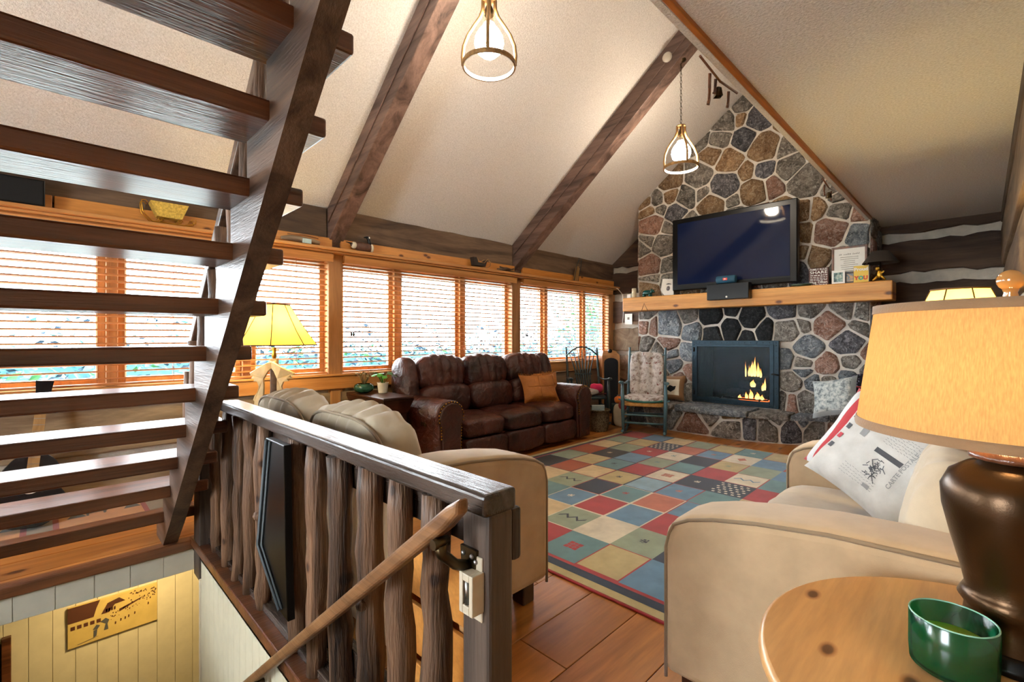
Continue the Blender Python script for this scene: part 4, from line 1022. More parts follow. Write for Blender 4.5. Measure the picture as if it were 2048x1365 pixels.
for i, (y, z, h, w) in enumerate(((2.11, .74, .26, .030), (2.15, .74, .20, .028), (2.19, .74, .15, .024), (2.07, .74, .19, .022), (2.04, .73, .12, .016), (2.23, .73, .20, .012), (2.13, .60, .10, .04), (1.99, .57, .16, .018), (2.02, .56, .10, .02), (2.08, .44, .10, .035), (2.16, .44, .13, .03), (2.22, .44, .09, .03), (2.02, .43, .08, .03), (2.30, .43, .06, .025))):
    flame(6.62 + .01 * (i % 3), y, z, h, w, i)
MB().cushion((6.72, 2.15, .425), (.10, .20, .022), 2.5, 8, wr=.02).build('embers', emit('ember', (1, .16, .03), 1.6), fl)

# ================================================================== TV and the mantel shelf
t = thing('television', 'large black flat screen television standing on the mantel', 'television', (6.29, 2.29, 1.848))
bx('bezel', M['black'], t, 6.235, 6.335, 1.523, 3.063, 1.905, 2.892, .012)
bx('screen', M['screen'], t, 6.230, 6.240, 1.60, 2.985, 1.985, 2.825, .002)
bx('speaker_strip', plain('speaker_cloth', '#060607', .8), t, 6.231, 6.238, 1.60, 2.985, 1.92, 1.968, .001)
bx('stand', M['black'], t, 6.22, 6.40, 1.95, 2.65, 1.848, 1.862, .004); bx('stand_neck', M['black'], t, 6.30, 6.34, 2.2, 2.4, 1.86, 1.93, .004)
t = thing('centre_speaker', 'black boxy speaker hung on the front of the mantel', 'speaker', (6.13, 2.26, 1.735))
bx('cabinet', M['black'], t, 6.085, 6.196, 2.01, 2.52, 1.735, 1.935, .006)
bx('mount', M['black'], t, 6.15, 6.215, 2.1, 2.42, 1.850, 1.858, .001)
MB().lathe([(.012, 0), (.012, .004), (.001, .005)], 12, M=TR(6.085, 2.27, 1.765) @ RY(-PI / 2)).build('badge', M['white'], t)
t = thing('blue_speaker', 'blue cylindrical portable speaker lying on the black speaker', 'speaker', (6.13, 2.29, 1.936))
MB().lathe([(.030, -.12), (.046, -.115), (.050, -.10), (.051, 0), (.050, .10), (.046, .115), (.030, .12)], 20, M=TR(6.13, 2.29, 1.988) @ RX(PI / 2), cap0=True, cap1=True).build('body', plain('blue_cloth', '#1d4d66', .7, bump=.4, bs=300), t)
bx('badge', plain('badge_red', '#d8382e', .4), t, 6.076, 6.082, 2.26, 2.315, 1.975, 2.005, .002)
v, f = text_geo('JBL', .02, .0006); MB().add(v, f, 0, False, TR(6.0755, 2.2875, 1.99) @ RZ(-PI / 2) @ RX(PI / 2)).build('letters', M['white'], t)
FACE = lambda x, y, z: TR(x, y, z) @ RZ(-PI / 2) @ RX(PI / 2)      # flat lettering that faces the camera side (-x)
t = thing('candle', 'cream pillar candle on the window end of the mantel', 'candle', (6.33, 3.72, 1.848))
MB().lathe([(.033, 0), (.033, .14), (.028, .148), (.001, .143)], 16, (6.33, 3.72, 1.848), cap0=True).build('wax', plain('wax', '#e4dcc2', .5), t)
MB().tube([(6.33, 3.72, 1.99), (6.33, 3.721, 2.005)], .002, 5).build('wick', M['black'], t)
tag(MB().box(6.31, 6.38, 3.765, 3.83, 1.849, 1.91).build('small_box', M['white'], bevel=.003), 'small white box behind the pillar candle', 'box')
t = thing('bear_figurine', 'dark teal glazed bear figurine on the mantel', 'figurine', (6.31, 3.48, 1.848))
gz = plain('teal_glaze', '#0f4a46', .12, var=.4, scale=30)
b = MB().cushion((6.31, 3.49, 1.915), (.035, .075, .038), 2.2, 10).cushion((6.31, 3.41, 1.93), (.026, .03, .026), 2, 8).ball((6.30, 3.425, 1.958), .009, 8, 6).ball((6.32, 3.425, 1.958), .009, 8, 6).tube([(6.31, 3.395, 1.925), (6.31, 3.37, 1.918)], [.016, .008], 8)
b.build('body', gz, t)
for y in (3.44, 3.54):
    for x in (6.29, 6.33): MB().tube([(x, y, 1.848), (x, y, 1.90)], [.015, .018], 8).build('leg', gz, t)
t = thing('owl_plaque', 'white plaque with a dark bird print leaning by the television', 'plaque', (6.36, 3.19, 1.848))
Mx = TR(6.36, 3.20, 1.86) @ RX(.10) @ RY(.14)
MB().prism([(-.10, .0), (.05, 0), (.11, .07), (.11, .24), (-.06, .24)], -.008, .008, 'x', M=Mx).build('plaque', M['white'], t)
MB().prism([(.0 + .028 * math.cos(q), .10 + .035 * math.sin(q)) for q in [i * PI / 6 for i in range(12)]], -.0095, -.008, 'x', M=Mx).prism([(.045 * math.cos(q), .15 + .025 * math.sin(q)) for q in [.3 + i * .35 for i in range(8)]], -.0095, -.008, 'x', M=Mx).build('bird_print', M['st_d'], t)
tag(bx('red_strip', plain('red_base', '#a02a22', .6), None, 6.33, 6.37, 3.12, 3.30, 1.849, 1.859, .002), 'thin red strip lying under the white bird plaque', 'strip')
t = thing('glass_dish', 'greenish glass dish on the mantel right of the television', 'dish', (6.33, 1.53, 1.848))
MB().lathe([(.05, 0), (.09, .012), (.105, .03), (.10, .032), (.08, .02), (.001, .014)], 20, (6.30, 1.50, 1.848), sy=1.1, sx=.8).build('bowl', plain('green_glass', '#3a4a3c', .15), t)
# family rules plaque
t = thing('rules_plaque', 'small dark red FAMILY RULES plaque on the mantel', 'plaque', (6.32, 1.33, 1.848))
bx('board', plain('plaque_red', '#4a211c', .6), t, 6.31, 6.33, 1.232, 1.425, 1.849, 2.055, .002)
b = MB()
for s, z, sz in (('FAMILY RULES', 2.035, .030), ('SHARE', 2.000, .046), ('Hug Often', 1.888, .038)):
    v, f = text_geo(s, sz, .0006); wdt = max(q[0] for q in v) - min(q[0] for q in v); k = min(1.6, .172 / wdt)
    b.add([(q[0] * k, q[1], 0) for q in v], f, 0, False, FACE(6.308, 1.3285, z))
r = random.Random(6)
for z, hgt in ((1.968, .009), (1.947, .006), (1.928, .006), (1.912, .006), (1.862, .006)):      # lines too small to read
    y = 1.412
    while y > 1.25:
        w_ = r.uniform(.012, .035); b.box(6.3075, 6.309, max(1.243, y - w_), y, z - hgt / 2, z + hgt / 2); y -= w_ + .007
b.build('lettering', M['white'], t)
# framed verse
t = thing('framed_verse', 'wood framed printed verse standing behind cards on the mantel', 'picture frame', (6.38, 1.05, 1.848))
y0, y1, z0, z1 = .885, 1.215, 1.849, 2.275
b = MB(); b.box(6.375, 6.40, y0, y0 + .022, z0, z1).box(6.375, 6.40, y1 - .022, y1, z0, z1).box(6.375, 6.40, y0 + .022, y1 - .022, z0, z0 + .022).box(6.375, 6.40, y0 + .022, y1 - .022, z1 - .022, z1)
b.build('frame', M['stair'], t, bevel=.003); bx('paper', M['white'], t, 6.386, 6.392, y0 + .02, y1 - .02, z0 + .02, z1 - .02)
b = MB(); r = random.Random(12); y = 1.145
for nl in (3, 8, 7):                       # slanting script title, too small to read
    for i in range(nl): hh = r.uniform(.008, .02); b.add([(6.3845, y, 2.18), (6.3845, y - .004, 2.18), (6.3845, y - .008, 2.18 + hh), (6.3845, y - .005, 2.18 + hh)], [(0, 1, 2, 3)]); y -= .0092
    y -= .012
b.build('title', M['black'], t)
b = MB(); r = random.Random(2)
for i in range(9):
    w_ = r.uniform(.05, .085); z = 2.155 - i * .022; b.box(6.3845, 6.3855, 1.05 - w_, 1.05 + w_, z - .0018, z + .0018)
b.build('verse_lines', M['st_g'], t)
def photo(label, y0, y1, z1, x, border, cols, tilt=0.0):
    t = thing('photograph', label, 'photograph', (x, (y0 + y1) / 2, 1.848), group='photographs on the mantel')
    bx('card', border, t, x, x + .006, y0, y1, 1.849, z1, .001)
    yy0, yy1, a, c = y0 + .02, y1 - .02, 1.875, z1 - .025
    pm = NT('photo_print').set(.35); vv = pm.coords(); pm.col(pm.ramp(pm.noise(vv, 26, 3, .6, .8), [(.30 + .12 * i, q) for i, q in enumerate(cols)]))
    MB().add([(x - .001, yy0, a), (x - .001, yy1, a), (x - .001, yy1, c), (x - .001, yy0, c)], [(0, 1, 2, 3)]).build('print', pm.mat, t)
pc = lambda c: plain('print_' + c[1:], c, .4)
photo('cream bordered photograph leaning left among the mantel cards', 1.075, 1.20, 2.005, 6.30, M['white'], ['#1d2a2a', '#2b4a48', '#6f8f8a', '#b0b6a8'])
photo('brown toned photograph between two lighter cards on the mantel', .985, 1.085, 1.985, 6.335, pc('#2a1d18'), ['#3a2a20', '#6f7f86', '#b08a60', '#c8a070'])
t = thing('greeting_card', 'yellow folded greeting card standing at the end of the mantel', 'card', (6.30, .93, 1.848))
MB().box(-.002, .002, 0, .13, 0, .185, M=TR(6.295, .865, 1.849)).build('front', plain('card_yellow', '#d8b54a', .6, var=.04), t)
MB().box(-.002, .002, -.13, 0, 0, .19, M=TR(6.297, .862, 1.849) @ RZ(1.9)).build('back', M['white'], t)
b = MB(); v, f = text_geo('Proud', .05, .002); b.add(v, f, 0, False, FACE(6.2925, .93, 1.995)); b.build('script', M['white'], t)
for ch_, y, c in (('Y', .97, '#c0452c'), ('O', .93, '#4a9a86'), ('U', .89, '#c8502f')): v, f = text_geo(ch_, .055, .004); MB().add(v, f, 0, False, FACE(6.2925, y, 1.90)).build('letter', plain('ink_' + ch_, c, .6), t)
t = thing('figure_lamp', 'small unlit lamp with gilt figure base and dark shade on the mantel end', 'lamp', (6.31, .765, 1.848))
gd_ = plain('gilt', '#c9962e', .35, .6)
MB().lathe([(.045, 0), (.04, .012), (.01, .02)], 14, (6.31, .765, 1.848), cap0=True).build('base', M['bronze'], t)
MB().cushion((6.29, .77, 1.925), (.018, .022, .04), 2.2, 8).ball((6.285, .785, 1.985), .02, 10, 8).tube([(6.29, .78, 1.91), (6.28, .80, 1.885), (6.28, .825, 1.86)], [.014, .012, .010], 8).tube([(6.29, .76, 1.91), (6.28, .74, 1.89), (6.28, .72, 1.862)], [.014, .012, .010], 8).tube([(6.285, .765, 1.95), (6.27, .74, 1.94), (6.26, .73, 1.955)], [.009, .008, .007], 8).build('gilt_figure', gd_, t)
MB().tube([(6.32, .765, 1.86), (6.32, .765, 2.06)], .006, 6).build('stem', M['bronze'], t)
MB().lathe([(.16, 2.045 - 1.848), (.075, 2.17 - 1.848), (.07, 2.17 - 1.848)], 24, (6.31, .765, 1.848)).build('shade', plain('dark_shade', '#2b221a', .9), t)

# things on the hearth
def face_frame(c, n, rot=0.0):
    """matrix: local -y looks along n, local z up in the surface, turned by rot"""
    n = Vector(n).normalized(); up = Vector((0, 0, 1)); up = (up - n * up.dot(n)).normalized(); rt = up.cross(n)
    m = Matrix(((rt.x, -n.x, up.x, c[0]), (rt.y, -n.y, up.y, c[1]), (rt.z, -n.z, up.z, c[2]), (0, 0, 0, 1)))
    return m @ Matrix.Rotation(rot, 4, 'Y')
t = thing('bird_pillow', 'cream pillow with a dark bird print leaning on the chimney', 'pillow', (6.33, 3.1, .36))
Mx = face_frame((6.30, 3.10, .545), (-.93, -.2, .25))
MB().pillow(.36, .36, .13, 12, Mx, mf=lambda u, v, s: 1 if (.16 < u < .84 and .16 < v < .84 and s < 0) else 0).build('cover', [fabric('pillow_brown', '#8b6a4a'), fabric('pillow_cream', '#d3c8b0')], t)
MB().add([(Mx @ Vector(pillow_pt(u, v, .36, .36, .13, -1))) + (Mx.to_3x3() @ Vector((0, -.003, 0))) for u, v in ((-.4, -.2), (0, -.45), (.35, -.2), (.42, .1), (.2, .05), (-.1, .15))], [(0, 1, 2, 3, 4, 5)]).build('bird_print', M['black'], t)
t = thing('grey_pillow', 'grey blue patterned pillow leaning at the open end of the hearth', 'pillow', (6.2, 1.2, .36))
gp = NT('grey_print').set(.95, 0, .1); v = gp.coords(); gp.col(gp.ramp(gp.noise(v, 22, 4, .7), [(.38, '#6b7476'), (.52, '#a9b0ae'), (.66, '#c4c6c0')])); gp.bump(gp.noise(v, 200, 2), .2, .003)
MB().pillow(.46, .46, .17, 14, face_frame((6.13, 1.14, .60), (-.80, .25, .42), -.25), mf=lambda u, v, s: 0 if (.09 < u < .91 and .09 < v < .91) else 1).build('cover', [gp.mat, fabric('pillow_edge', '#8f9798')], t)
t = thing('patterned_bag', 'black patterned quilted bag standing against the chimney', 'bag', (6.30, .88, .36))
bm = NT('bag_print').set(.8, 0, .2); v = bm.coords(); bm.col(bm.mix(bm.ramp(bm.noise(v, 26, 3, .7), [(.60, (0, 0, 0)), (.64, (1, 1, 1))]), lin('#131218'), lin('#8f86a0')))
MB().cushion((6.28, .86, .56), (.12, .20, .20), 4, 12, wr=.008).cushion((6.28, .86, .76), (.115, .19, .10), 2.6, 12).build('body', bm.mat, t)
MB().tube([(6.17, .68 + i * .04, .725) for i in range(10)], .007, 6).build('red_zip', plain('zip_red', '#b8322f', .5), t)
MB().tube([(6.165, .80, .72), (6.14, .79, .60), (6.15, .83, .50), (6.165, .90, .56), (6.165, .92, .70)], .009, 6).build('strap', M['white'], t)

# ================================================================== CORNER: SPEAKER, BASKET, BAG
t = thing('tower_speaker', 'tall wooden tower speaker with black grille in the window corner', 'speaker', (6.5, 4.27, 0), math.radians(135))
MB().prism([(-.14, -.15), (.14, -.15), (.14, .13), (-.14, .13)], 0, .97, 'z').build('cabinet', M['pine_z'], t, False, .006)
MB().add([(-.14, -.15, .97), (.14, -.15, .97), (.14, .13, .97), (-.14, .13, .97), (-.10, -.13, 1.04), (.10, -.13, 1.04), (.10, .0, 1.04), (-.10, .0, 1.04)], [(0, 1, 5, 4), (1, 2, 6, 5), (2, 3, 7, 6), (3, 0, 4, 7), (4, 5, 6, 7)]).build('sloped_top', M['pine_z'], t, False)
pr = [(-.11, .05), (.11, .05), (.11, .86)] + [(.11 * math.cos(q), .86 + .07 * math.sin(q)) for q in [PI * i / 8 for i in range(1, 8)]] + [(-.11, .86)]
MB().prism(pr, .131, .146, 'y').build('grille', plain('grille_cloth', '#10151d', .8, bump=.3, bs=300), t, False)
MB().ball((0, .05, 1.035), .035, 14, 10).build('tweeter', M['black'], t, False)
t = thing('wicker_basket', 'round woven basket of magazines on the floor by the sofa', 'basket', (5.30, 3.66, 0))
bk = NT('wicker').set(.8, 0, .2); v = bk.coords((1, 1, 1)); bk.col(bk.ramp(bk.noise(v, 60, 3), [(.35, '#5a4c38'), (.65, '#9c8a6c')])); w_ = bk.n('ShaderNodeTexWave', bands_direction='Z'); w_.inputs['Scale'].default_value = 22; bk.bump(w_.outputs['Fac'], .8, .01)
MB().lathe([(.125, 0), (.14, .05), (.15, .15), (.152, .27), (.158, .275), (.15, .28), (.144, .27), (.13, .02), (.001, .015)], 24, (5.30, 3.66, 0)).build('body', bk.mat, t)
MB().tube([(5.30 + .155 * math.cos(2 * PI * i / 24), 3.66 + .155 * math.sin(2 * PI * i / 24), .28) for i in range(24)], .011, 8, closed=True).build('rim', bk.mat, t)
for i, c in enumerate(('#8fa3a8', '#cfd6d6', '#5f7a84')):
    tag(MB().box(-.085, .085, -.006, .006, 0, .24, M=TR(5.26 + .04 * i, 3.63 + .03 * i, .10) @ RZ(-.75)).build('magazine', plain('magazine_' + str(i), c, .4, var=.2)), ['grey blue magazine at the front of the wicker basket', 'pale magazine in the middle of the wicker basket', 'slate blue magazine at the back of the wicker basket'][i], 'magazine', 'magazines in the basket')
t = thing('tote_bag', 'small cream tote bag with red trim between basket and rocking chair', 'bag', (5.76, 3.60, 0))
MB().cushion((5.76, 3.60, .16), (.06, .10, .16), 3.5, 10, RZ(0), .008).build('body', fabric('tote_cream', '#b9ab90'), t)
MB().cushion((5.75, 3.56, .29), (.05, .06, .09), 2.5, 8, None, .02, 3).build('red_lining', fabric('tote_red', '#8d2f28'), t)
# things on the spindle rocker
t = thing('grey_blanket', 'folded grey and white blanket on the spindle back rocker', 'blanket', (5.5, 4.0, .425))
MB().cushion((5.52, 4.02, .475), (.17, .15, .045), 4, 10, None, .012, 4).build('fold', fabric('blanket_grey', '#b7b2b0'), t)
t = thing('pink_cloth', 'bright pink cloth crumpled on the spindle back rocker', 'cloth', (5.62, 3.88, .45))
MB().cushion((5.66, 3.95, .53), (.10, .09, .07), 2.2, 10, None, .035, 8).build('heap', fabric('pink', '#e0356a'), t)
tag(MB().box(5.40, 5.86, 3.90, 4.22, .426, .434).build('red_throw', fabric('dark_red', '#6d1f26'), bevel=.003), 'flat dark red throw spread under the grey blanket', 'throw')
tag(MB().cushion((5.87, 3.68, .36), (.07, .07, .05), 2.2, 10, None, .02, 5).build('orange_cloth', fabric('orange', '#d9762a')), 'orange cloth bundle beside the blue green rocking chair', 'cloth')
tag(MB().tube([(5.87, 3.68, 0), (5.87, 3.68, .15), (5.87, 3.68, .30)], [.12, .11, .12], 14).build('footstool', M['teal_d']), 'dark round stool under the orange cloth', 'stool')

# ================================================================== PENDANTS
def pendant(label, x, y, z, ztop):
    t = thing('pendant_lamp', label, 'lamp', (x, y, z), group='bentwood pendants on the rafters')
    for q in (-PI / 4, 3 * PI / 4, -3 * PI / 4):
        pr = [(.172, 0), (.176, .06), (.168, .13), (.140, .20), (.095, .27), (.060, .32), (.042, .37), (.040, .43)]
        MB().tube([(x + rr * math.cos(q), y + rr * math.sin(q), z + h) for rr, h in pr], .012, 8).build('bent_arm', M['hame'], t)
    MB().lathe([(.170, -.012), (.178, -.012), (.178, .014), (.170, .014), (.170, -.012)], 36, (x, y, z)).build('ring', M['hame'], t)
    MB().lathe([(.165, -.013), (.169, -.013), (.169, .012), (.165, .012), (.165, -.013)], 36, (x, y, z)).build('ring_glow_band', M['white'], t)  # globe light on the ring's inner face, put in as a white band
    prof = [(.001, .055), (.05, .066), (.085, .10), (.098, .145), (.092, .185), (.070, .225), (.045, .255), (.036, .275)]
    MB().lathe(prof, 24, (x, y, z)).build('globe', M['globe'], t)
    MB().lathe([(.036, .275), (.034, .33), (.036, .335)], 20, (x, y, z)).build('glass_neck', M['clear'], t)
    MB().lathe([(.030, .33), (.032, .36), (.016, .40), (.010, .44)], 16, (x, y, z)).build('socket', M['bronze'], t)
    MB().lathe([(.045, .425), (.045, .437)], 16, (x, y, z), cap0=True, cap1=True).build('collar', M['hame'], t)
    n = int((ztop - z - .44) / .034); c = MB()
    for i in range(n):
        zz = z + .45 + i * .034; a = i % 2 * PI / 2
        c.tube([(x + .009 * math.cos(a) * math.cos(q), y + .009 * math.sin(a) * math.cos(q), zz + .020 * math.sin(q)) for q in [2 * PI * k / 10 for k in range(10)]], .0026, 5, closed=True)
    o = c.build('chain', M['bronze'], t, kind='stuff')
    MB().lathe([(.05, -.001), (.05, -.02), (.02, -.035), (.001, -.036)], 16, (x, y, ztop)).build('canopy', M['bronze'], t)
pendant('lit bentwood pendant lamp hanging nearer the staircase', 2.095, 2.31, 3.055, roof_z(2.31) - .252)
pendant('lit bentwood pendant lamp hanging nearer the chimney', 4.72, 2.223, 3.03, roof_z(2.223) - .252)

def bulb(parent, loc, power, col, rad=.03):
    l = bpy.data.lights.new('bulb', 'POINT'); l.energy = power; l.color = col; l.shadow_soft_size = rad
    o = bpy.data.objects.new('bulb', l); COL.objects.link(o); o.parent = parent; o.location = Vector(loc) - Vector(parent['_o']); return o

# ---- antler lamp on its table
t = thing('lamp_table', 'small dark wooden table under the antler lamp', 'table', (1.35, 4.2, 0))
bx('top', M['darkwood'], t, 1.08, 1.62, 3.88, 4.48, .60, .625, .006)
for x in (1.11, 1.55):
    for y in (3.91, 4.41): bx('leg', M['darkwood'], t, x, x + .04, y, y + .04, 0, .60, .004)
bx('shelf', M['darkwood'], t, 1.11, 1.59, 3.91, 4.45, .18, .20, .004)
def panel_shade(t, c, zb, zt, rb, rt, n, mat, rib, sy=1.0):
    vs = []; fs = []
    for i in range(n):
        q = 2 * PI * (i + .5) / n
        for k in range(4):
            s = k / 3; rr = rb + (rt - rb) * (s ** .88); vs.append((c[0] + rr * math.cos(q), c[1] + rr * math.sin(q) * sy, zb + (zt - zb) * s))
    for i in range(n):
        j = (i + 1) % n
        for k in range(3): fs.append((i * 4 + k, j * 4 + k, j * 4 + k + 1, i * 4 + k + 1))
    s_ = MB().add(vs, fs).build('shade', mat, t)
    for i in range(n): MB().tube([vs[i * 4 + k] for k in range(4)], .0035, 5).build('shade_rib', rib, s_)
    for k, z in ((0, zb), (3, zt)): MB().tube([vs[i * 4 + k] for i in range(n)], .006, 6, closed=True).build('shade_trim', rib, s_)
    return s_
t = thing('antler_lamp', 'lit lamp with antlers around a log post and yellow panelled shade', 'lamp', (1.345, 4.10, .625)); c = (1.345, 4.10)
ant = plain('antler', '#c9ad78', .5, var=.2); ribm = plain('shade_rib', '#5a3c1c', .7)
MB().lathe([(.11, 0), (.11, .02), (.06, .03)], 16, (c[0], c[1], .625), cap0=True).build('base', M['log'], t)
MB().tube([(c[0], c[1], .64), (c[0] + .004, c[1], .85), (c[0], c[1], 1.08)], [.036, .034, .033], 10).build('log_post', M['log'], t)
for s in (-1, 1):
    e = Vector((.7071, -.7071, 0)) * s
    P = lambda u, z, d=0: Vector((c[0], c[1], 0)) + e * u + Vector((-.7071, -.7071, 0)) * (.03 + d) + Vector((0, 0, z))
    ol = [(-.03, 1.065), (.03, 1.05), (.09, 1.015), (.150, .985), (.185, .965), (.178, .945), (.150, .945), (.168, .922), (.135, .922), (.145, .900), (.108, .898), (.092, .86), (.105, .81), (.135, .775), (.150, .745), (.135, .73), (.140, .70), (.105, .69), (.095, .64), (.072, .70), (.055, .78), (.052, .86), (.055, .92), (.02, .985), (-.03, 1.03)]
    n_ = len(ol); vs = []
    for d_, k_ in ((-.004, .93), (.008, 1.0), (.020, .93)): vs += [P(.07 + (u - .07) * k_, .86 + (z - .86) * (k_ * .5 + .5), d_ + .02 * math.sin(u * 20)) for u, z in ol]
    fs_ = [tuple(range(n_)), tuple(range(2 * n_, 3 * n_))[::-1]] + [(k * n_ + i, k * n_ + (i + 1) % n_, (k + 1) * n_ + (i + 1) % n_, (k + 1) * n_ + i) for k in range(2) for i in range(n_)]
    MB().add(vs, fs_).build('antler', ant, t)
MB().lathe([(.012, 1.08), (.020, 1.10), (.014, 1.13), (.018, 1.17)], 14, (c[0], c[1], 0)).tube([(c[0] - .03, c[1] + .03, 1.15), (c[0] + .03, c[1] - .03, 1.15)], .006, 6).build('socket', M['brass'], t)
panel_shade(t, c, 1.19, 1.52, .325, .115, 8, shade_mat('yellow_shade', '#e0c063', .62), ribm)
MB().tube([(c[0], c[1], 1.51), (c[0], c[1], 1.535)], [.008, .012], 8).build('finial', M['bronze'], t)
bulb(t, (c[0], c[1], 1.32), 14, (1, .78, .34))

# ---- lamp beyond the loveseat
t = thing('corner_table', 'small table beyond the loveseat under a yellow lamp', 'table', (3.5, .08, 0))
bx('top', M['darkwood'], t, 3.24, 3.76, -.14, .32, .575, .60, .006)
for x in (3.26, 3.70):
    for y in (-.12, .26): bx('leg', M['darkwood'], t, x, x + .04, y, y + .04, 0, .575, .004)
t = thing('corner_lamp', 'lit lamp with yellow panelled shade standing beyond the loveseat', 'lamp', (3.5, .084, .60))
MB().lathe([(.08, 0), (.08, .02), (.03, .05), (.05, .15), (.06, .25), (.03, .40), (.015, .50), (.012, .66)], 20, (3.5, .084, .60), cap0=True).build('base', M['bronze'], t)
panel_shade(t, (3.5, .084), 1.27, 1.51, .24, .125, 8, shade_mat('yellow_shade_far', '#e3c768', .62), ribm)
bulb(t, (3.5, .084, 1.38), 11, (1, .78, .34))

# ================================================================== ROUND TABLE WITH THE BIG LAMP
TX, TY, TZ_, TRD = 1.085, -.085, .69, .405
t = thing('round_table', 'round honey pine side table with worn edge in front of the loveseat', 'table', (TX, TY, 0))
tm = wood('table_pine', '#b27a40', '#cf9f66', 0, .30, 4, .10, knots=4.2, stretch=.10, spec=.55)
MB().lathe([(TRD - .02, -.034), (TRD - .004, -.028), (TRD, -.018), (TRD - .002, -.006), (TRD - .010, 0)], 64, (TX, TY, TZ_), cap0=True, cap1=True).build('top', tm, t)
MB().lathe([(TRD - .09, -.034), (TRD - .09, -.11)], 40, (TX, TY, TZ_)).build('apron', tm, t)
for q in (.5, 2.1, 3.7, 5.3): MB().tube([(TX + .26 * math.cos(q), TY + .26 * math.sin(q), TZ_ - .035), (TX + .29 * math.cos(q), TY + .29 * math.sin(q), 0)], [.028, .02], 12).build('leg', tm, t)
lx, ly = 1.216, -.036
t = thing('table_lamp', 'large lit lamp with bronze urn base and tan linen drum shade', 'lamp', (lx, ly, TZ_))
ur = plain('urn_bronze', '#3a2714', .30, .75, .5, var=.6, scale=3, bump=.07, bs=220)
MB().lathe([(.040, 1.035), (.043, 1.028), (.058, 1.022), (.082, 1.004), (.094, .975), (.092, .94), (.080, .885), (.066, .83), (.060, .80), (.064, .792), (.070, .78), (.060, .765), (.064, .735), (.078, .715)], 40, (lx, ly, 0)).build('urn', ur, t)
MB().lathe([(.094, .691), (.094, .703), (.088, .708), (.088, .714), (.078, .718)], 40, (lx, ly, 0), cap0=True).build('foot', M['black'], t)
MB().lathe([(.042, 1.03), (.055, 1.034), (.055, 1.042), (.030, 1.05), (.012, 1.06), (.012, 1.12)], 24, (lx, ly, 0)).build('neck_cap', M['stair'], t)
sh = MB().lathe([(.222, 1.083), (.192, 1.309)], 64, (lx, ly, 0)).build('shade', shade_mat('linen_shade', '#c8a470', .55, 520), t)
tb = fabric('shade_binding', '#8a6a4c', .9)
MB().lathe([(.2235, 1.078), (.2245, 1.084), (.2225, 1.094), (.2205, 1.094), (.2205, 1.078), (.2235, 1.078)], 64, (lx, ly, 0)).build('lower_binding', tb, sh)
MB().lathe([(.1955, 1.296), (.1948, 1.312), (.191, 1.312), (.191, 1.296), (.1955, 1.296)], 64, (lx, ly, 0)).build('upper_binding', tb, sh)
MB().tube([(lx - .185, ly, 1.304), (lx, ly, 1.31), (lx + .19, ly, 1.304)], .003, 5).tube([(lx, ly - .19, 1.304), (lx, ly, 1.31), (lx, ly + .19, 1.304)], .003, 5).build('spider', M['brass'], sh)
MB().lathe([(.012, 1.31), (.012, 1.318), (.009, 1.33), (.011, 1.336)], 16, (lx, ly, 0)).ball((lx, ly, 1.352), .019, 16, 10).build('finial', plain('amber_glass', '#b07a40', .08, 0, .8), t)
bulb(t, (lx, ly, 1.17), 2.5, (1, .66, .30), .03)
t = thing('candle_jar', 'green frosted glass candle jar on the round pine table', 'candle', (1.085, .035, TZ_)); jx, jy = 1.085, .035
jm = NT('green_glass'); jm.t.nodes.remove(jm.b)
tr_ = jm.n('ShaderNodeBsdfTransparent'); tr_.inputs[0].default_value = (.15, .55, .34, 1); dd = jm.n('ShaderNodeBsdfDiffuse'); dd.inputs[0].default_value = lin('#0d5a45'); tl = jm.n('ShaderNodeBsdfTranslucent'); tl.inputs[0].default_value = lin('#2a8a5a'); gg = jm.n('ShaderNodeBsdfGlossy'); gg.inputs['Roughness'].default_value = .15
m1, m2, m3 = jm.n('ShaderNodeMixShader'), jm.n('ShaderNodeMixShader'), jm.n('ShaderNodeMixShader'); m1.inputs[0].default_value = .45; m2.inputs[0].default_value = .72; m3.inputs[0].default_value = .06
jm.l(dd.outputs[0], m1.inputs[1]); jm.l(tl.outputs[0], m1.inputs[2]); jm.l(m1.outputs[0], m2.inputs[1]); jm.l(tr_.outputs[0], m2.inputs[2]); jm.l(m2.outputs[0], m3.inputs[1]); jm.l(gg.outputs[0], m3.inputs[2]); jm.l(m3.outputs[0], jm.out.inputs[0])
MB().lathe([(.050, .001), (.056, .006), (.0575, .03), (.0575, .088), (.0560, .0895), (.0545, .088), (.0545, .008), (.001, .006)], 40, (jx, jy, TZ_)).build('jar', jm.mat, t)
MB().tube([(jx + .056 * math.cos(2 * PI * i / 40), jy + .056 * math.sin(2 * PI * i / 40), TZ_ + .089) for i in range(40)], .0014, 6, closed=True).build('rim', plain('rim_glass', '#7fb7a0', .1, 0, .8), t)
MB().lathe([(.052, .010), (.053, .052), (.001, .050)], 32, (jx, jy, TZ_)).build('wax', plain('green_wax', '#c3d860', .5), t)

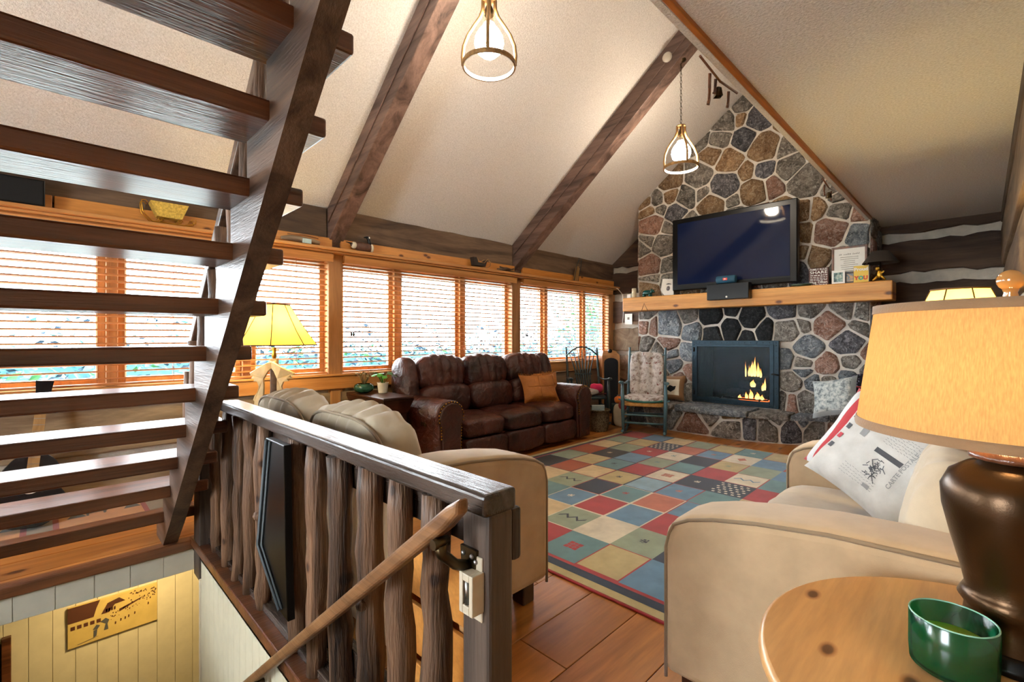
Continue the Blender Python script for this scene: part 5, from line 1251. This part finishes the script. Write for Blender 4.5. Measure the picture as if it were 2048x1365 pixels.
# ================================================================== LOVESEAT PILLOWS
stripe = [fabric('stripe_white', '#cfd0cf'), fabric('stripe_red', '#b23a40'), fabric('stripe_blue', '#56708f')]
t = thing('striped_pillow', 'red, white and blue striped pillow behind the postcard pillow', 'pillow', (2.72, .38, .47))
def stripes(u, v, s):
    for a, c, k in ((.0, .05, 1), (.05, .13, 0), (.13, .26, 1), (.26, .62, 0), (.62, .72, 1), (.72, 2, 2)):
        if a <= u < c: return k
    return 0
MB().pillow(.46, .44, .17, 24, face_frame((2.68, .355, .73), (-.86, .36, .36), .42), mf=stripes, wr=.006).build('cover', stripe, t)
t = thing('postcard_pillow', 'off white pillow printed with postcard script and stamps', 'pillow', (2.52, .33, .47))
PWD, PHT, PTH = .50, .48, .19
Mp = face_frame((2.51, .275, .73), (-.86, .30, .42), .47)
lc = NT('linen_print').set(.95, 0, .1); v = lc.coords(); lc.col(lc.ramp(lc.noise(v, 8, 4), [(.3, '#b9b6b0'), (.7, '#d2d0ca')])); lc.bump(lc.noise(v, 260, 2), .3, .003)
cov = MB().pillow(PWD, PHT, PTH, 26, Mp, wr=.010, seed=3).build('cover', lc.mat, t)
def onp(x, z):           # point of the front face, x and z in metres from the middle
    u = max(-.97, min(.97, x / (PWD / 2) / .97)); w = max(-.97, min(.97, z / (PHT / 2) / .97))
    q = pillow_pt(u, w, PWD, PHT, PTH, -1, .010, 3); return Mp @ Vector((q[0], q[1] - .0025, q[2]))
ink, inkl, inkr = plain('ink_grey', '#4c4e52', .9), plain('ink_pale', '#8d8d8c', .9), plain('ink_red', '#b0404a', .9)
def ptext(txt, size, x, z, rot, mat, bold=0.0):
    v, f = text_geo(txt, size, bold); c_, s_ = math.cos(rot), math.sin(rot)
    MB().add([onp(x + a[0] * c_ - a[1] * s_, z + a[0] * s_ + a[1] * c_) for a in v], f).build('printed_text', mat, cov)
ptext('CARTE POSTALE', .025, .112, .0, PI / 2, inkl, .0004)
r = random.Random(21)
def prect(x0, x1, z0, z1, mat, name='printed_mark'):
    n = 4; vs = [onp(x0 + (x1 - x0) * i / n, z0 + (z1 - z0) * j / n) for i in range(n + 1) for j in range(n + 1)]
    MB().add(vs, [(i * (n + 1) + j, (i + 1) * (n + 1) + j, (i + 1) * (n + 1) + j + 1, i * (n + 1) + j + 1) for i in range(n) for j in range(n)]).build(name, mat, cov)
for i in range(5): prect(-.205, -.180, .13 - i * .055, .155 - i * .055, inkr if i == 3 else ink, 'stamp')
prect(-.02, .10, .005, .028, ink); prect(-.12, -.09, .03, .07, inkl, 'stamp'); prect(.03, .06, -.15, -.134, inkl)
b = MB()
def stroke(b, x0, z0, x1, z1, w=.0022):
    d = math.hypot(x1 - x0, z1 - z0) or 1; nx, nz = -(z1 - z0) / d * w, (x1 - x0) / d * w
    b.add([onp(x0 + nx, z0 + nz), onp(x1 + nx, z1 + nz), onp(x1 - nx, z1 - nz), onp(x0 - nx, z0 - nz)], [(0, 1, 2, 3)])
for i in range(46): x = -.17 + r.random() * .13; z = .11 + r.random() * .035; stroke(b, x, z - .012, x + .008, z + .014, .0018)         # crowd
for i in range(60):                                                                                                               # flower sketch
    q = r.uniform(0, 6.3); rr = r.uniform(0, .045); x, z = .03 + rr * math.cos(q) * .8, -.055 + rr * math.sin(q); stroke(b, x, z, x + r.uniform(-.018, .018), z + r.uniform(-.02, .008), .0016)
b.build('ink_sketch', ink, cov, kind='stuff')
b = MB()
for i in range(10):
    z = .12 - i * .012 if i < 6 else -.15 + (i - 6) * .014; x = -.02 if i < 6 else -.08
    for k in range(12): stroke(b, x + k * .013, z + r.uniform(-.002, .003), x + k * .013 + .009, z + r.uniform(-.003, .004), .0009)
b.build('handwriting', inkl, cov, kind='stuff')

# ================================================================== SHELF ABOVE THE WINDOWS
SZ = 2.135
t = thing('shelf_speaker', 'black box speaker at the staircase end of the window shelf', 'speaker', (-.2, 4.54, SZ))
bx('cabinet', M['black'], t, -.5, .015, 4.475, 4.60, SZ + .001, SZ + .175, .004); bx('grille', plain('shelf_grille', '#07080a', .9), t, -.49, .005, 4.47, 4.476, SZ + .01, SZ + .165)
t = thing('sleigh_basket', 'yellow woven sleigh basket with curled wire runners on the shelf', 'basket', (.72, 4.54, SZ))
yb_ = plain('yellow_weave', '#c9a94a', .8, var=.35, scale=60, bump=.6, bs=90)
MB().add([(.63, 4.50, SZ + .055), (.79, 4.50, SZ + .055), (.79, 4.58, SZ + .055), (.63, 4.58, SZ + .055), (.585, 4.475, SZ + .165), (.83, 4.475, SZ + .165), (.83, 4.60, SZ + .165), (.585, 4.60, SZ + .165)], [(3, 2, 1, 0), (0, 1, 5, 4), (1, 2, 6, 5), (2, 3, 7, 6), (3, 0, 4, 7)]).build('body', yb_, t)
for y in (4.50, 4.575):
    MB().tube([(.55 + .02 * math.cos(q), y, SZ + .15 + .02 * math.sin(q)) for q in (0, 1.2, 2.4, 3.6)] + [(.54, y, SZ + .08), (.60, y, SZ + .01), (.80, y, SZ + .01), (.86, y, SZ + .03)] + [(.865 + .02 * math.cos(q), y, SZ + .05 + .02 * math.sin(q)) for q in (-.8, .6, 2, 3.4)], .004, 6).build('runner', M['brass'], t)
    for x in (.65, .775): MB().tube([(x + .02 * math.cos(q) * (1 - q / 12), y, SZ + .034 + .02 * math.sin(q) * (1 - q / 12)) for q in [k * .7 for k in range(11)]], .003, 5).build('scroll', M['brass'], t)
t = thing('driftwood', 'rough grey driftwood log with bark on the window shelf', 'driftwood', (1.72, 4.54, SZ))
MB().tube([(1.55, 4.54, SZ + .035), (1.64, 4.55, SZ + .05), (1.74, 4.55, SZ + .045), (1.84, 4.54, SZ + .04), (1.90, 4.53, SZ + .03)], [.018, .032, .036, .032, .02], 10, flat=.8).build('log', M['log_grey'], t)
MB().tube([(1.60, 4.52, SZ + .075), (1.74, 4.53, SZ + .088), (1.88, 4.52, SZ + .07)], [.012, .016, .01], 8, flat=.5).build('branch', M['post_z'], t)
tag(MB().box(1.72, 1.80, 4.475, 4.495, SZ + .001, SZ + .045).build('blue_tag', plain('tag_blue', '#b9d0cf', .6), bevel=.003), 'small pale blue tag in front of the driftwood', 'tag')
t = thing('goose_decoy', 'carved goose decoy with black neck on the window shelf', 'decoy', (2.34, 4.54, SZ))
def goose(p): return (p[0], p[1] * (1 - .4 * max(0, -p[0] / .15)), p[2] * (1 - .55 * max(0, -p[0] / .15)) + .02 * max(0, -p[0] / .15))
MB().cushion((2.34, 4.54, SZ + .052), (.125, .048, .052), 2.3, 14, fn=goose).build('body', plain('decoy_brown', '#5a3a2a', .6, var=.3, scale=30), t)
MB().cushion((2.445, 4.54, SZ + .05), (.022, .044, .047), 2.2, 8).build('breast', plain('decoy_cream', '#d6c8aa', .6), t)
MB().cushion((2.255, 4.54, SZ + .062), (.028, .038, .034), 2.2, 8).build('rump', plain('decoy_cream2', '#d6c8aa', .6), t)
MB().tube([(2.24, 4.54, SZ + .075), (2.17, 4.54, SZ + .085)], [.02, .006], 8, flat=.5).build('tail', M['black'], t)
MB().tube([(2.43, 4.54, SZ + .075), (2.425, 4.54, SZ + .115), (2.415, 4.54, SZ + .15), (2.40, 4.54, SZ + .165)], [.024, .017, .018, .016], 10).tube([(2.40, 4.54, SZ + .163), (2.365, 4.54, SZ + .158)], [.013, .006], 8).build('neck', M['black'], t)
MB().cushion((2.418, 4.535, SZ + .158), (.010, .020, .014), 2, 6).build('cheek', M['white'], t)
t = thing('wicker_sleigh', 'small dark wicker sleigh ornament on the window shelf', 'ornament', (3.95, 4.54, SZ))
dkw = plain('dark_wicker', '#2f241c', .8, bump=.6, bs=90)
MB().prism([(3.84, SZ + .03), (4.02, SZ + .03), (4.06, SZ + .12), (3.99, SZ + .075), (3.90, SZ + .07), (3.87, SZ + .13), (3.82, SZ + .13)], 4.50, 4.57, 'y').build('body', dkw, t)
for y in (4.49, 4.58): MB().tube([(3.80, y, SZ + .005), (4.03, y, SZ + .005), (4.09, y, SZ + .04), (4.10, y, SZ + .09), (4.07, y, SZ + .105)], .005, 6).tube([(3.87, y, SZ + .13), (3.91, y, SZ + .07), (3.99, y, SZ + .07), (4.05, y, SZ + .125), (4.10, y, SZ + .125)], .004, 6).build('runner', M['hame'], t)
t = thing('twig_bundle', 'bundle of dark twigs on the shelf below the second rafter', 'twigs', (4.40, 4.53, SZ))
r = random.Random(8)
for i in range(9): x = 4.28 + r.random() * .06; MB().tube([(x, 4.50 + r.random() * .07, SZ + .01 + r.random() * .05), (x + .12, 4.50 + r.random() * .07, SZ + .01 + r.random() * .05), (x + .26, 4.5 + r.random() * .07, SZ + .01 + r.random() * .05)], .007, 6).build('twig', M['log'], t)
t = thing('toy_sled', 'small wooden toy sled standing on end on the window shelf', 'sled', (5.97, 4.56, SZ))
Mx = TR(5.95, 4.55, SZ + .002) @ RX(.14) @ RY(.12)
for x in (-.04, -.013, .014, .041): MB().box(x, x + .02, -.004, .004, .01, .26 - abs(x) * .8, M=Mx).build('board', M['hame'], t)
for x in (-.045, .058): MB().tube([Mx @ Vector(p) for p in ((x, -.02, .0), (x, -.02, .28), (x * .5, -.025, .33))], .005, 6).build('runner', M['teal_d'], t)
MB().tube([Mx @ Vector(p) for p in ((-.03, -.02, .30), (-.04, -.03, .36), (.03, -.03, .37), (.05, -.02, .32))], .004, 6).build('loop', M['teal_d'], t)

# ---- straps hung on the loft edge
def hung(name, label, x, parts):
    t = thing(name, label, 'strap', (x, .945, 2.45))
    nm = MB().tube([(x - .25, .93, 2.565), (x, .935, 2.545), (x + .22, .93, 2.565)], .006, 6).build('cord', M['stair'], t)
    for dx, L, kind in parts:
        if kind == 's': MB().tube([(x + dx, .945, 2.55), (x + dx + .005, .95, 2.55 - L * .5), (x + dx - .012, .945, 2.55 - L * .8), (x + dx - .03, .94, 2.55 - L * .9), (x + dx - .035, .94, 2.55 - L)], .008, 6, flat=.3).build('strap', M['stair'], t)
        else: MB().lathe([(.008, 0), (.018, -.008), (.022, -.035), (.025, -.05)], 4, (x + dx, .945, 2.55 - L)).build('bell', M['bronze'], t)
hung('bell_strap', 'leather straps and cow bell hung on the loft edge above the chimney top', 2.42, ((-.10, .17, 's'), (-.03, .09, 's'), (.0, .03, 'b'), (.14, .10, 's')))
hung('harness_strap', 'dark harness strap hung on the loft edge near the chimney right side', 4.80, ((-.10, .10, 's'), (.05, .03, 'b'), (.15, .09, 's')))

# ---- odds and ends
t = thing('wall_calendar', 'white paper calendar on the log wall left of the chimney', 'calendar', (7.12, 4.28, 1.45))
bx('sheet', M['white'], t, 7.10, 7.108, 4.21, 4.35, 1.48, 1.66); bx('print', M['st_g'], t, 7.098, 7.1, 4.26, 4.30, 1.56, 1.60)
tag(MB().tube([(6.95, 4.50, 2.12), (7.05, 4.46, 2.10), (7.10, 4.40, 2.0), (7.10, 4.37, 1.8), (7.10, 4.385, 1.6), (7.10, 4.40, 1.48)], .006, 6).build('white_cable', M['white']), 'white cable dropping from the window shelf beside the chimney', 'cable')
t = thing('red_sign', 'round red and pale sign on the log wall at the picture edge', 'sign', (4.35, -.145, 1.55))
MB().lathe([(.13, 0), (.13, .012), (.001, .013)], 32, M=TR(4.35, -.158, 1.68) @ RX(-PI / 2)).build('disc', plain('sign_red', '#8d2a2a', .6), t)
MB().lathe([(.085, .0135), (.06, .0138)], 32, M=TR(4.35, -.158, 1.68) @ RX(-PI / 2)).build('ring', M['chink'], t)
t = thing('pine_crate', 'rough pine crate behind the balusters beside the cream sofa', 'crate', (.92, 1.2, 0))
b = MB(); 
for z in (.08, .26, .44):
    bx('board', M['pine_knot'], t, .83, .845, 1.02, 1.40, z, z + .15, .003); bx('board', M['pine_knot'], t, .985, 1.0, 1.02, 1.40, z, z + .15, .003); bx('end_board', M['pine_knot'], t, .845, .985, 1.02, 1.035, z, z + .15, .003); bx('end_board', M['pine_knot'], t, .845, .985, 1.385, 1.40, z, z + .15, .003)
bx('lid', M['pine_knot'], t, .82, 1.01, 1.01, 1.41, .60, .62, .003)
for x in (.85, .96):
    for y in (1.04, 1.36): bx('corner_post', M['pine_z'], t, x, x + .025, y, y + .025, 0, .60)
# guitar under the stairs
t = thing('guitar', 'black acoustic guitar leaning on the log wall below the stairs', 'guitar', (-.10, 4.42, 0))
Mg = TR(-.08, 4.36, .02) @ RX(-.20) @ RY(.10)
def gout(k=1.0):
    o = []
    for i in range(40):
        q = 2 * PI * i / 40; z = .235 - .235 * math.cos(q); w = .19 * abs(math.sin(q)) ** .7
        w *= 1 - .30 * math.exp(-((z - .27) / .06) ** 2) - .20 * (z > .30) * min(1, (z - .30) / .1)
        o.append((w * k * (1 if q < PI else -1), z * k + .235 * (1 - k)))
    return o
gb = plain('guitar_black', '#0a1016', .15, 0, .6)
MB().prism(gout(), -.045, .045, 'y', M=Mg).build('body', gb, t, bevel=.004)
MB().lathe([(.050, 0), (.053, .002), (.056, 0)], 28, M=Mg @ TR(0, -.046, .27) @ RX(PI / 2)).build('sound_ring', M['white'], t)
MB().box(-.028, .028, -.062, -.046, .30, .80, M=Mg).build('neck', M['hame'], t)
for i in range(10): MB().box(-.028, .028, -.064, -.062, .36 + i * .042, .363 + i * .042, M=Mg).build('fret', M['steel'], t)
MB().prism([(-.03, .80), (.03, .80), (.045, .95), (-.045, .95)], -.06, -.045, 'y', M=Mg).build('headstock', gb, t)
MB().box(-.06, .06, -.055, -.046, .12, .145, M=Mg).build('bridge', M['darkwood'], t)
